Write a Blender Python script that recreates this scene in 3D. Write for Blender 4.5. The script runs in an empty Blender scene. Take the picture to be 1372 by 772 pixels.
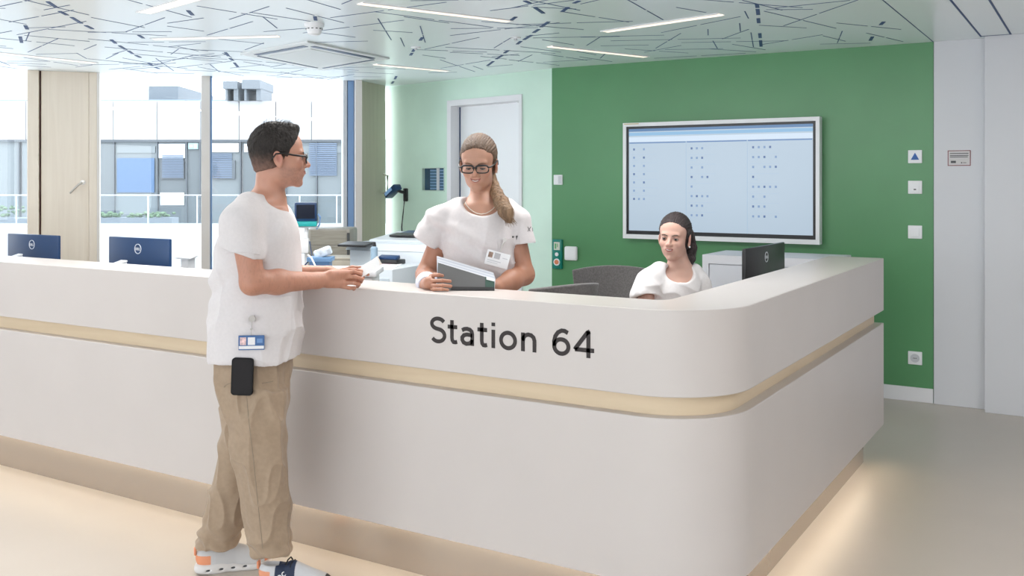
import bpy, bmesh, math, random
import numpy as np
from mathutils import Vector, Matrix

# ------------------------------------------------------------ camera, sky, lamps, exposure
scn = bpy.context.scene
COL = scn.collection
FPX, HY, HC = 1300.0, 243.0, 1.545            # focal length in pixels, horizon row, eye height
YAW = math.atan2(790, 1300)
CY, SY = math.cos(YAW), math.sin(YAW)
cam = bpy.data.cameras.new('camera'); camo = bpy.data.objects.new('camera', cam); COL.objects.link(camo)
cam.sensor_width = 36; cam.lens = FPX / 1372 * 36; cam.shift_y = -(386 - HY) / 1372
cam.clip_end = 300
camo.location = (0, 0, HC); camo.rotation_euler = (math.pi / 2, 0, YAW)
scn.camera = camo
vs = scn.view_settings
vs.view_transform = 'Standard'; vs.look = 'None'; vs.gamma = 1; vs.use_curve_mapping = False
vs.exposure = 0.0
w = bpy.data.worlds.new('sky'); scn.world = w; w.use_nodes = True
bg = w.node_tree.nodes['Background']; bg.inputs[0].default_value = (0.90, 0.955, 1.0, 1); bg.inputs[1].default_value = 4.2

def area(name, loc, sx, sy, power, color=(1, .96, .9), rot=(0, 0, 0)):
    l = bpy.data.lights.new(name, 'AREA'); l.shape = 'RECTANGLE'; l.size = sx; l.size_y = sy; l.energy = power; l.color = color
    o = bpy.data.objects.new(name, l); COL.objects.link(o); o.location = loc; o.rotation_euler = rot
    return o
# added fill lamps, unseen under the ceiling, to brighten the counter and work area
FILL_LAMPS = [(-4.6, 0.2, 6), (-2.0, -0.8, 10), (1.6, 0.8, 26), (-6.2, 1.6, 8), (1.8, 3.2, 34), (-1.9, 3.75, 26), (-3.3, 3.55, 38), (-4.6, 2.6, 16)]
for i, (x, y, pw) in enumerate(FILL_LAMPS):
    area('fill_lamp', (x, y, 2.50), 1.2, .5, pw, (1, .97, .94))

def W(cx, d, z=0.0): return Vector((CY * cx - SY * d, SY * cx + CY * d, z))
def at_d(px, py, d): return W((px - 686) / FPX * d, d, HC - (py - HY) / FPX * d)
def at_z(px, py, z):
    d = (HC - z) * FPX / (py - HY); return W((px - 686) / FPX * d, d, z)
def at_Y(px, py, Y):
    r = (px - 686) / FPX; return at_d(px, py, Y / (SY * r + CY))

# ------------------------------------------------------------ materials
MATS = {}
def nd(nt, t, **k):
    n = nt.nodes.new(t)
    for a, b in k.items(): setattr(n, a, b)
    return n
def mat(name, col, rough=.5, metal=0.0, noise=None, bump=None, emit=None, coat=0.0, spec=None, sheen=0.0, sss=0.0):
    """noise=(scale, amount[, stretch xyz]); bump=(scale, strength[, stretch])"""
    if name in MATS: return MATS[name]
    m = bpy.data.materials.new(name); m.use_nodes = True; nt = m.node_tree; p = nt.nodes['Principled BSDF']
    c = (*col, 1)
    p.inputs['Base Color'].default_value = c; p.inputs['Roughness'].default_value = rough; p.inputs['Metallic'].default_value = metal
    p.inputs['Coat Weight'].default_value = coat
    if spec is not None: p.inputs['Specular IOR Level'].default_value = spec
    if sheen: p.inputs['Sheen Weight'].default_value = sheen
    if sss:
        p.inputs['Subsurface Weight'].default_value = sss; p.inputs['Subsurface Radius'].default_value = (.01, .004, .002); p.inputs['Subsurface Scale'].default_value = .6
    tc = nd(nt, 'ShaderNodeTexCoord')
    def nz(scale, st, detail=4):
        mp = nd(nt, 'ShaderNodeMapping'); mp.inputs['Scale'].default_value = st
        nt.links.new(tc.outputs['Object'], mp.inputs[0])
        n = nd(nt, 'ShaderNodeTexNoise'); n.inputs['Scale'].default_value = scale; n.inputs['Detail'].default_value = detail
        nt.links.new(mp.outputs[0], n.inputs['Vector']); return n
    if noise:
        n = nz(noise[0], noise[2] if len(noise) > 2 else (1, 1, 1))
        r = nd(nt, 'ShaderNodeValToRGB'); a = noise[1]
        r.color_ramp.elements[0].position = .35; r.color_ramp.elements[1].position = .65
        r.color_ramp.elements[0].color = (*[max(0, v * (1 - a)) for v in col], 1)
        r.color_ramp.elements[1].color = (*[min(1, v * (1 + a)) for v in col], 1)
        nt.links.new(n.outputs['Fac'], r.inputs[0]); nt.links.new(r.outputs[0], p.inputs['Base Color'])
    if bump:
        n = nz(bump[0], bump[2] if len(bump) > 2 else (1, 1, 1))
        b = nd(nt, 'ShaderNodeBump'); b.inputs['Strength'].default_value = bump[1]; b.inputs['Distance'].default_value = .01
        nt.links.new(n.outputs['Fac'], b.inputs['Height']); nt.links.new(b.outputs[0], p.inputs['Normal'])
    if emit:
        p.inputs['Emission Color'].default_value = (*emit[0], 1); p.inputs['Emission Strength'].default_value = emit[1]
    MATS[name] = m
    return m
def mat_vc(name, rough=.5, sss=0.0, bump=None, sheen=0.0):
    m = mat(name, (1, 1, 1), rough, sss=sss, bump=bump, sheen=sheen); nt = m.node_tree
    a = nd(nt, 'ShaderNodeAttribute', attribute_name='Col'); nt.links.new(a.outputs['Color'], nt.nodes['Principled BSDF'].inputs['Base Color'])
    return m
def glass_mat(name, tint=(1, 1, 1), refl=.06, rough=.0):
    if name in MATS: return MATS[name]
    m = bpy.data.materials.new(name); m.use_nodes = True; nt = m.node_tree
    nt.nodes.remove(nt.nodes['Principled BSDF'])
    t = nd(nt, 'ShaderNodeBsdfTransparent'); t.inputs[0].default_value = (*tint, 1)
    g = nd(nt, 'ShaderNodeBsdfGlossy'); g.inputs['Roughness'].default_value = rough
    x = nd(nt, 'ShaderNodeMixShader'); x.inputs[0].default_value = refl
    nt.links.new(t.outputs[0], x.inputs[1]); nt.links.new(g.outputs[0], x.inputs[2])
    nt.links.new(x.outputs[0], nt.nodes['Material Output'].inputs[0]); MATS[name] = m
    return m
def wood_mat(name, c1, c2, rough=.45, st=(14, 14, .7), scale=1.6):
    if name in MATS: return MATS[name]
    m = mat(name, c1, rough); nt = m.node_tree; p = nt.nodes['Principled BSDF']
    tc = nd(nt, 'ShaderNodeTexCoord'); mp = nd(nt, 'ShaderNodeMapping'); mp.inputs['Scale'].default_value = st
    n = nd(nt, 'ShaderNodeTexNoise'); n.inputs['Scale'].default_value = scale; n.inputs['Detail'].default_value = 6; n.inputs['Distortion'].default_value = .6
    r = nd(nt, 'ShaderNodeValToRGB'); r.color_ramp.elements[0].position = .3; r.color_ramp.elements[1].position = .7
    r.color_ramp.elements[0].color = (*c2, 1); r.color_ramp.elements[1].color = (*c1, 1)
    nt.links.new(tc.outputs['Object'], mp.inputs[0]); nt.links.new(mp.outputs[0], n.inputs['Vector'])
    nt.links.new(n.outputs['Fac'], r.inputs[0]); nt.links.new(r.outputs[0], p.inputs['Base Color'])
    return m

M_white = mat('white_paint', (.80, .80, .82), .5)
M_lacq = mat('white_mineral_board', (.60, .555, .535), .32, noise=(3, .012), bump=(400, .01))
M_green = mat('green_wall_paint', (.095, .285, .120), .34, spec=.5, noise=(2.0, .04), bump=(260, .04))
M_green2 = mat('pale_green_wall_colour', (.60, .80, .67), .34, spec=.7, noise=(2.0, .04), bump=(260, .04))  # paler even base colour for the angled wall
M_ceil = mat('lacquered_ceiling_metal', (.90, .97, 1.0), .26, spec=.6)
M_slot = mat('ceiling_slot_dark', (.03, .075, .20), .6)
M_woodp = wood_mat('pale_beech_veneer', (.84, .74, .62), (.78, .675, .555))
M_woodg = wood_mat('grey_beech_veneer', (.54, .51, .39), (.48, .45, .34))
M_woodband = wood_mat('maple_band', (.74, .60, .43), (.68, .54, .37), st=(.8, .8, 10), scale=2.2)
M_alu = mat('anodised_aluminium', (.62, .63, .66), .35, .6)
M_steel = mat('brushed_steel', (.60, .56, .52), .3, .9, bump=(60, .03, (1, 1, 12)))
M_plinth = mat('plinth_laminate', (.47, .41, .355), .24, .6)
M_black = mat('black_plastic', (.012, .012, .014), .35)
M_navy = mat('dark_blue_plastic', (.012, .045, .13), .35)
M_dgrey = mat('dark_grey_plastic', (.06, .065, .07), .45)
M_lgrey = mat('light_grey_plastic', (.62, .64, .67), .4)
M_wplast = mat('white_plastic', (.88, .89, .91), .35)
M_text = mat('dark_lettering', (.025, .018, .018), .6)
M_glass = glass_mat('window_glass', (.96, .98, 1), .03)
M_paper = mat('paper', (.86, .87, .88), .7)

# ------------------------------------------------------------ mesh helpers
def tag(o, label=None, cat=None, group=None, kind=None):
    if label: o['label'] = label
    if cat: o['category'] = cat
    if group: o['group'] = group
    if kind: o['kind'] = kind
    return o
def empty(name, loc=(0, 0, 0), rz=0.0, label=None, cat=None, group=None, kind=None):
    o = bpy.data.objects.new(name, None); COL.objects.link(o); o.location = loc; o.rotation_euler = (0, 0, rz)
    o.empty_display_size = .05
    return tag(o, label, cat, group, kind)
def link(name, me, m, parent=None):
    if m is not None and not me.materials: me.materials.append(m)
    o = bpy.data.objects.new(name, me); COL.objects.link(o)
    if parent is not None: o.parent = parent
    return o
class MB:
    def __init__(s): s.bm = bmesh.new()
    def box(s, c, size, rot=None, bev=0.0, seg=2):
        r = bmesh.ops.create_cube(s.bm, size=1.0); v = r['verts']
        M = Matrix.Translation(Vector(c)) @ (rot.to_4x4() if rot is not None else Matrix()) @ Matrix.Diagonal((*size, 1))
        bmesh.ops.transform(s.bm, matrix=M, verts=v)
        if bev > 0:
            es = list({e for q in v for e in q.link_edges})
            bmesh.ops.bevel(s.bm, geom=es, offset=bev, segments=seg, profile=.5, affect='EDGES', clamp_overlap=True)
        return s
    def bx(s, x0, x1, y0, y1, z0, z1, bev=0.0):
        return s.box(((x0 + x1) / 2, (y0 + y1) / 2, (z0 + z1) / 2), (abs(x1 - x0), abs(y1 - y0), abs(z1 - z0)), bev=bev)
    def cyl(s, a, b, r, r2=None, n=24, caps=True):
        a = Vector(a); b = Vector(b); L = (b - a).length
        q = (b - a).to_track_quat('Z', 'Y').to_matrix().to_4x4()
        bmesh.ops.create_cone(s.bm, cap_ends=caps, segments=n, radius1=r, radius2=r if r2 is None else r2, depth=L, matrix=Matrix.Translation((a + b) / 2) @ q)
        return s
    def sph(s, c, r, sc=(1, 1, 1), u=24, v=16, rot=None):
        M = Matrix.Translation(Vector(c)) @ (rot.to_4x4() if rot is not None else Matrix()) @ Matrix.Diagonal((sc[0], sc[1], sc[2], 1))
        bmesh.ops.create_uvsphere(s.bm, u_segments=u, v_segments=v, radius=r, matrix=M); return s
    def prism(s, pts, z0, z1, bev=0.0):
        lo = [s.bm.verts.new((x, y, z0)) for x, y in pts]; hi = [s.bm.verts.new((x, y, z1)) for x, y in pts]
        n = len(pts); fs = []
        for i in range(n):
            fs.append(s.bm.faces.new((lo[i], lo[(i + 1) % n], hi[(i + 1) % n], hi[i])))
        s.bm.faces.new(lo[::-1]); s.bm.faces.new(hi)
        return s
    def hexa(s, p):   # 8 corners: bottom 4 then top 4
        v = [s.bm.verts.new(q) for q in p]
        for f in ((3, 2, 1, 0), (4, 5, 6, 7), (0, 1, 5, 4), (1, 2, 6, 5), (2, 3, 7, 6), (3, 0, 4, 7)): s.bm.faces.new([v[i] for i in f])
        return s
    def tube(s, pts, r, n=8, caps=True):
        pts = [Vector(p) for p in pts]; rings = []
        rr = r if isinstance(r, (list, tuple)) else [r] * len(pts)
        up = Vector((0, 0, 1))
        for i, p in enumerate(pts):
            t = (pts[min(i + 1, len(pts) - 1)] - pts[max(i - 1, 0)]).normalized()
            a = t.cross(up)
            if a.length < .05: a = t.cross(Vector((1, 0, 0)))
            a.normalize(); b = t.cross(a).normalized()
            rings.append([s.bm.verts.new(p + (a * math.cos(q) + b * math.sin(q)) * rr[i]) for q in [2 * math.pi * k / n for k in range(n)]])
        for A, B in zip(rings, rings[1:]):
            for k in range(n): s.bm.faces.new((A[k], A[(k + 1) % n], B[(k + 1) % n], B[k]))
        if caps: s.bm.faces.new(rings[0][::-1]); s.bm.faces.new(rings[-1])
        return s
    def build(s, name, m, parent=None, smooth=None, M=None):
        if M is not None: bmesh.ops.transform(s.bm, matrix=M, verts=s.bm.verts)
        bmesh.ops.recalc_face_normals(s.bm, faces=s.bm.faces)
        me = bpy.data.meshes.new(name); s.bm.to_mesh(me); s.bm.free()
        if smooth is not None:
            me.polygons.foreach_set('use_smooth', [True] * len(me.polygons))
            if smooth < 180: me.set_sharp_from_angle(angle=math.radians(smooth))
        return link(name, me, m, parent)
def text_mesh(name, body, size, m, parent, loc, rot, ax='LEFT', width=None, extrude=.001, offset=0.0, height=None):
    cu = bpy.data.curves.new(name + '_tmp', 'FONT'); cu.body = body; cu.size = size; cu.align_x = ax; cu.extrude = extrude; cu.offset = offset
    to = bpy.data.objects.new('tmp', cu); COL.objects.link(to)
    bpy.context.view_layer.update()
    me = bpy.data.meshes.new_from_object(to.evaluated_get(bpy.context.evaluated_depsgraph_get()))
    bpy.data.objects.remove(to); bpy.data.curves.remove(cu)
    co = np.zeros(len(me.vertices) * 3, np.float32); me.vertices.foreach_get('co', co); co = co.reshape(-1, 3)
    if width:
        k = width / (co[:, 0].max() - co[:, 0].min()); co[:, 0] *= k; co[:, 1] *= (height / (co[:, 1].max()) if height else k)
        if ax == 'LEFT': co[:, 0] -= co[:, 0].min()
        me.vertices.foreach_set('co', co.ravel())
    me.materials.clear(); me.name = name
    o = link(name, me, m, parent); o.location = loc; o.rotation_euler = rot
    return o
def copy_tree(o, parent=None):
    c = o.copy(); COL.objects.link(c)
    if parent is not None: c.parent = parent
    for ch in list(o.children): copy_tree(ch, c)
    return c
class Fr:
    """a wall's own axes: u along it, n out of it into the room, z up"""
    def __init__(s, a, b):
        s.a = Vector((a[0], a[1], 0)); s.d = (Vector((b[0], b[1], 0)) - s.a).normalized()
        s.n = Vector((-s.d.y, s.d.x, 0)); s.L = (Vector((b[0], b[1], 0)) - s.a).length
        s.M = Matrix(((s.d.x, s.n.x, 0, s.a.x), (s.d.y, s.n.y, 0, s.a.y), (0, 0, 1, 0), (0, 0, 0, 1)))
    def hit(s, px):
        r = (px - 686) / FPX; D = np.array([CY * r - SY, SY * r + CY])
        t, u = np.linalg.solve(np.array([D, [-s.d.x, -s.d.y]]).T, np.array([s.a.x, s.a.y])); return u
def struct(o): o['kind'] = 'structure'; return o

# ------------------------------------------------------------ room shell
CZ = 2.515
GY = 7.29
M_floor = mat('speckled_linoleum', (.50, .455, .41), .36)
nt = M_floor.node_tree; p = nt.nodes['Principled BSDF']
tc = nd(nt, 'ShaderNodeTexCoord'); n1 = nd(nt, 'ShaderNodeTexNoise'); n1.inputs['Scale'].default_value = 1.3; n1.inputs['Detail'].default_value = 5
v1 = nd(nt, 'ShaderNodeTexVoronoi'); v1.inputs['Scale'].default_value = 42
r1 = nd(nt, 'ShaderNodeValToRGB'); r1.color_ramp.elements[0].color = (.53, .475, .42, 1); r1.color_ramp.elements[1].color = (.63, .565, .50, 1)
r2 = nd(nt, 'ShaderNodeValToRGB'); r2.color_ramp.elements[0].position = .06; r2.color_ramp.elements[1].position = .11
r2.color_ramp.elements[0].color = (.62, .60, .57, 1); r2.color_ramp.elements[1].color = (0, 0, 0, 1)
mx = nd(nt, 'ShaderNodeMix', data_type='RGBA', blend_type='LIGHTEN'); mx.inputs[0].default_value = .6
for a, b in ((tc.outputs['Object'], n1.inputs['Vector']), (tc.outputs['Object'], v1.inputs['Vector']), (n1.outputs['Fac'], r1.inputs[0]), (v1.outputs['Distance'], r2.inputs[0]),
             (r1.outputs[0], mx.inputs[6]), (r2.outputs[0], mx.inputs[7]), (mx.outputs[2], p.inputs['Base Color'])): nt.links.new(a, b)

WA = Vector((-8.157, 4.88, 0)); WB = Vector((-6.239, 7.139, 0))
LA = Vector((-4.03, GY, 0)); LB = Vector((-6.28, 7.84, 0))
wd = (WB - WA).normalized()
WX = WA - wd * 3.0
# floor and ceiling outline: right hall side, green wall, pale wall, window wall
outline = [(4.6, -5.0), (4.6, GY + .2), (-4.03, GY + .2), (-6.4, 8.0), (-6.45, 7.2), (WX.x - .15, WX.y + .05), (WX.x - .15, -5.0)]
struct(MB().prism(outline, -.12, 0).build('floor', M_floor))

# the ceiling: flat lacquered metal with its cut slots and panel joints in one mesh
mb = MB(); mb.prism(outline, CZ, CZ + .12)
ceil_o = mb.build('ceiling', M_ceil); ceil_o.data.materials.append(M_slot); struct(ceil_o)
random.seed(11)
bm = bmesh.new(); bm.from_mesh(ceil_o.data)
def slot(bm, a, b, wdt, z=CZ - .0015):
    a = Vector((a[0], a[1], 0)); b = Vector((b[0], b[1], 0)); t = (b - a).normalized(); q = Vector((-t.y, t.x, 0)) * wdt / 2
    lo = [bm.verts.new((v.x, v.y, z)) for v in (a - q, b - q, b + q, a + q)]; hi = [bm.verts.new((v.x, v.y, CZ + .001)) for v in (a - q, b - q, b + q, a + q)]
    for f in (lo[::-1], hi, (lo[0], lo[1], hi[1], hi[0]), (lo[1], lo[2], hi[2], hi[1]), (lo[2], lo[3], hi[3], hi[2]), (lo[3], lo[0], hi[0], hi[3])):
        bm.faces.new(f).material_index = 1
LIGHTS = [((-4.70, 3.66), (-4.02, 3.49), .075), ((-5.516, 4.373), (-4.693, 4.715), .06), ((-7.20, 3.10), (-7.028, 5.01), .06), ((-3.444, 4.081), (-3.061, 5.003), .06),
          ((-5.137, 6.277), (-4.906, 6.989), .06), ((-3.384, 6.096), (-3.028, 6.996), .06), ((-2.747, 5.672), (-1.891, 5.438), .06)]
AC = (Vector((-5.05, 5.62, 0)), math.radians(5))
segs = []
def ok(a, b):
    m = (a + b) / 2
    if m.x > -1.12 or m.y > GY - .1: return False
    for q in (a, b, m):
        if q.x > -1.06 or q.y > 7.2: return False
        if (q - AC[0]).length < .62: return False
        side = (q - WA).cross(wd).z
        if side < .06 and q.y > WX.y: return False
        for l0, l1, _ in LIGHTS:
            l0 = Vector((*l0, 0)); l1 = Vector((*l1, 0)); tt = max(0, min(1, (q - l0).dot(l1 - l0) / (l1 - l0).length_squared))
            if (q - (l0 + (l1 - l0) * tt)).length < .07: return False
    return True
tries = 0
while len(segs) < 430 and tries < 9000:
    tries += 1
    c = Vector((random.uniform(-8.6, -1.1), random.uniform(2.2, 7.2), 0))
    ang = random.choice([0, .45, .9, 1.35, 1.8, 2.25, 2.7]) + random.uniform(-.12, .12); L = random.choice([.26, .34, .42])
    t = Vector((math.cos(ang), math.sin(ang), 0)) * L / 2; a, b = c - t, c + t
    if not ok(a, b): continue
    if any((c - s[2]).length < .155 for s in segs): continue
    segs.append((a, b, c)); slot(bm, a, b, .007)
    if random.random() < .55:
        off = t.normalized() * (L + .035); a2, b2 = a + off, b + off
        if ok(a2, b2): segs.append((a2, b2, c + off)); slot(bm, a2, b2, .007)
rows = [((64, 2), (76, 10)), ((80, 15), (90, 20)), ((96, 23), (109, 31)), ((115, 34), (124, 38.5)), ((149, 53), (155, 58)), ((160, 61), (168, 66)), ((172, 68), (178, 72)), ((182, 74), (188, 77)),
        ((199, 84), (204, 88)), ((208, 90), (213, 92)), ((302, 70), (306, 75)), ((308, 78), (312, 81)), ((314, 84), (319, 90)), ((34, 34), (36.5, 39)), ((27, 49), (29, 57)), ((252, 14), (258, 20)), ((186, 47), (192, 51)),
        ((735, 29), (725, 36)), ((722, 39), (715, 43.5)), ((712, 47), (702, 53)), ((698, 55), (693, 59)), ((681, 67.5), (676, 71)), ((673, 74), (665, 79)), ((661, 82), (653, 88)), ((691, 22.5), (684, 27.5)),
        ((776, 1), (769, 4)), ((761, 9.5), (753, 15.5)), ((703, 1), (710, 4)), ((717, 10), (728, 17.5)), ((566, 50), (563, 54)), ((555, 66), (553, 69)), ((552, 71), (550, 74)), ((531, 102), (529, 106)), ((527, 109), (525, 112)),
        ((1014, 5.5), (1015, 10)), ((1015, 12), (1016, 19.5)), ((1016, 24.5), (1016.6, 30.5)), ((1018, 44.5), (1018.6, 50.5)), ((1019, 54), (1019.8, 62)), ((1184, 29), (1180, 33)), ((1169, 49), (1166, 54)), ((422, 22), (423, 27))]
for a, b in rows:
    A, B = at_z(*a, CZ), at_z(*b, CZ); slot(bm, A, B, .022, CZ - .003)
for x in (-.69, -.512): slot(bm, (x, 2.0), (x, 7.19), .012)
slot(bm, (-1.0, 2.0), (-1.0, 7.28), .006); slot(bm, (-.512, 7.17), (-.69, 7.17), .012)
bm.to_mesh(ceil_o.data); bm.free()

def wall(name, a, b, z0, z1, m, th=.12, side=1):
    f = Fr(a, b); o = MB().bx(0, f.L, 0, th * side, z0, z1).build(name, m, M=f.M); return struct(o)
struct(MB().bx(-4.03, -1.0, GY, GY + .12, 0, CZ).build('wall_green', M_green))
struct(MB().bx(-3.9, -1.0, GY - .012, GY, 0, .10, bev=.003).build('baseboard_back', M_white))
# white wall pillar and sliding wall panels to the right of the green wall
M_rwall = mat('white_wall_laminate', (.66, .67, .70), .42)
struct(MB().bx(-.995, -.672, GY - .018, GY + .12, 0, CZ, bev=.003).build('wall_back', M_rwall))
struct(MB().bx(-.668, 4.6, GY - .11, GY + .12, 0, CZ, bev=.003).build('wall_right', M_rwall))
struct(MB().bx(4.5, 4.62, -5, GY, 0, CZ).build('wall_side', M_rwall))
struct(MB().bx(WX.x - .27, WX.x - .15, -5, WX.y, 0, CZ).build('wall_left', M_rwall))
# glazed hall front far behind the viewpoint
for k in range(7):
    x0 = -10.05 + k * 2.09
    wn = struct(MB().bx(x0, x0 + .08, -5.05, -4.95, 0, CZ).bx(x0 + .08, x0 + 2.1, -5.05, -4.95, 0, .08).bx(x0 + .08, x0 + 2.1, -5.05, -4.95, CZ - .1, CZ).build('window_%d' % (k + 4), M_alu))

# pale green wall with the recessed white door
F2 = Fr((LB.x, LB.y), (LA.x, LA.y))       # n points away from the room (behind)
u0, u1 = F2.hit(600), F2.hit(700); ZT = 2.315
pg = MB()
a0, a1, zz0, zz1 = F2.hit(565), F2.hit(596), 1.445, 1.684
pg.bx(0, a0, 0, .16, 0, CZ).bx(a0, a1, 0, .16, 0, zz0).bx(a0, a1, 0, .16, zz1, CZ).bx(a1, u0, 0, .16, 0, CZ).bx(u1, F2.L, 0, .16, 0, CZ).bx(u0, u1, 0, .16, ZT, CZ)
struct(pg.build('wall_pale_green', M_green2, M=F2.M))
dr = struct(MB().bx(u0, u0 + .055, -.012, .15, 0, ZT).bx(u1 - .035, u1, -.012, .15, 0, ZT).bx(u0 + .055, u1 - .035, -.012, .15, ZT - .055, ZT).build('door_1', M_white, M=F2.M))
MB().bx(u0 + .058, u1 - .038, .105, .145, .01, ZT - .06, bev=.002).build('door_leaf', mat('door_white', (.86, .88, .90), .4), dr, M=F2.M)
MB().bx(u0 + .056, u0 + .066, .098, .106, .01, ZT - .06).build('door_seal', M_navy, dr, M=F2.M)
hh = MB(); hh.cyl((u1 - .12, .105, 1.05), (u1 - .12, .05, 1.05), .01); hh.cyl((u1 - .12, .055, 1.05), (u1 - .25, .055, 1.05), .01)
hh.build('door_handle', M_steel, dr, smooth=40, M=F2.M)
# small inner window in that wall
iw = struct(MB().bx(a0, a0 + .012, -.004, .1, zz0, zz1).bx(a1 - .012, a1, -.004, .1, zz0, zz1).bx(a0 + .012, a1 - .012, -.004, .1, zz0, zz0 + .012).bx(a0 + .012, a1 - .012, -.004, .1, zz1 - .012, zz1).build('window_1', mat('pale_frame', (.55, .72, .62), .4), M=F2.M))
MB().bx(a0 + .012, a1 - .012, .03, .04, zz0 + .012, zz1 - .012).build('window_pane', mat('dark_mirror_pane', (.02, .06, .12), .05, .0, coat=1.0), iw, M=F2.M)
sl = MB()
for k in range(7): sl.bx(a0 + .10, a1 - .03, .024, .028, zz0 + .02 + k * .029, zz0 + .04 + k * .029)
sl.build('blind', mat('blind_slat_blue', (.16, .30, .46), .4), iw, M=F2.M)
MB().bx((a0 + a1) / 2 + .03, (a0 + a1) / 2 + .07, .018, .024, zz0 + .014, zz1 - .014).build('mullion', M_lgrey, iw, M=F2.M)

# window wall
F3 = Fr((WX.x, WX.y), (WB.x, WB.y))     # n points out of the building
def span(mb, p0, p1, n0, n1, z0=0, z1=CZ, bev=0): return mb.bx(F3.hit(p0), F3.hit(p1), n0, n1, z0, z1, bev=bev)
M_frame = mat('white_window_profile', (.74, .69, .65), .4)
M_bframe = mat('blue_grey_window_profile', (.20, .33, .55), .35)
jp = struct(span(MB(), 37.5, 52.5, -.03, .15, bev=.004).build('trim_1', M_woodp, M=F3.M))
MB().bx(F3.hit(52.5), F3.hit(55), .02, .15, 0, CZ).build('shadow_gap', mat('gap_dark', (.09, .03, .025), .7), jp, M=F3.M)
d2 = struct(span(MB(), 55, 119, .0, .06, bev=.003).build('door_2', M_woodp, M=F3.M))
hu = F3.hit(111)
hb_ = MB(); hb_.cyl((hu, 0, 1.535), (hu, -.05, 1.535), .011); hb_.tube([(hu, -.05, 1.535), (hu - .03, -.055, 1.515), (hu - .10, -.055, 1.44)], .009); hb_.cyl((hu, 0.002, 1.535), (hu, -.006, 1.535), .022)
hb_.build('door_handle', M_steel, d2, smooth=40, M=F3.M)
struct(span(MB(), 119.4, 130, -.012, .15, bev=.003).build('trim_2', M_woodp, M=F3.M))
def window(name, p0, p1, l, r, ml, mr):
    w_ = struct(span(span(MB(), p0, p0 + l, -.01, .1), p1 - r, p1, -.01, .1).build(name, ml, M=F3.M))
    if r > 2: pass
    o = MB().bx(F3.hit(p0 + l), F3.hit(p1 - r), -.01, .1, 0, .07).build('bottom_rail', ml, w_, M=F3.M)
    MB().bx(F3.hit(p0 + l), F3.hit(p1 - r), .045, .053, .07, CZ - .002).build('window_pane', M_glass, w_, M=F3.M)
    return w_
ww = window('window_2', 130, 281.3, 3.6, 11.5, M_frame, M_frame)
span(MB(), 281.3, 283.2, .0, .1).build('edge_profile', M_bframe, ww, M=F3.M)
w2 = window('window_3', 283.2, 474, 1.0, 1.0, M_bframe, M_bframe)
span(MB(), 459.5, 464.5, -.02, .1).build('side_profile', M_lgrey, w2, M=F3.M)
span(MB(), 465.5, 473.5, -.03, .1).build('side_profile', M_bframe, w2, M=F3.M)
w3 = window('window_11', -330, 37.5, 4, 1.0, M_frame, M_frame)
# reveal and wood cupboard front between the window wall and the pale green wall
struct(span(MB(), 474, 483, -.10, .15, bev=.003).build('trim_3', M_frame, M=F3.M))
F4 = Fr((-6.175, 7.16), (-6.262, 7.835))
F4 = Fr(tuple(at_d(483, 100, 9.36)[:2]), tuple(at_d(516.5, 100, 9.84)[:2]))
cpd = struct(MB().bx(0, F4.L, 0, .10, 0, CZ, bev=.003).build('door_3', M_woodg, M=F4.M))
hq = MB(); hq.tube([(F4.L - .05, 0, 1.62), (F4.L - .05, -.05, 1.60), (F4.L - .05, -.05, 1.44), (F4.L - .05, 0, 1.42)], .011)
hq.build('door_handle', M_steel, cpd, smooth=40, M=F4.M)
# ------------------------------------------------------------ ceiling fittings
M_led = mat('warm_led_diffuser', (.9, .85, .8), .5, emit=((1, .80, .62), 1.05))
LLAB = ['short wide warm light strip cut off by the top left edge of the ceiling', 'thin light strip left of the white ceiling cassette',
        'long thin light strip at the far left, nearest the wooden door', 'long bright light strip running above the smiling standing woman',
        'thin light strip right behind the white ceiling cassette by the window', 'light strip above the edge between pale and darker green wall',
        'light strip above the large wall screen']
for (a, b, wd_), lb in zip(LIGHTS, LLAB):
    f = Fr(a, b); t = empty('light_strip', (*((Vector((*a, 0)) + Vector((*b, 0))) / 2)[:2], CZ), 0, lb, 'ceiling light', 'recessed light strips in the slotted ceiling')
    Mi = t.matrix_basis.inverted() if False else Matrix.Translation(-t.location)
    MB().bx(0, f.L, -wd_ / 2, wd_ / 2, CZ - .004, CZ + .002).build('diffuser', M_led, t, M=Mi @ f.M)
    fr = MB()
    for s_ in (-1, 1): fr.bx(-.006, f.L + .006, s_ * wd_ / 2, s_ * (wd_ / 2 + .006), CZ - .006, CZ + .002)
    fr.build('frame', M_wplast, t, M=Mi @ f.M)
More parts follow.
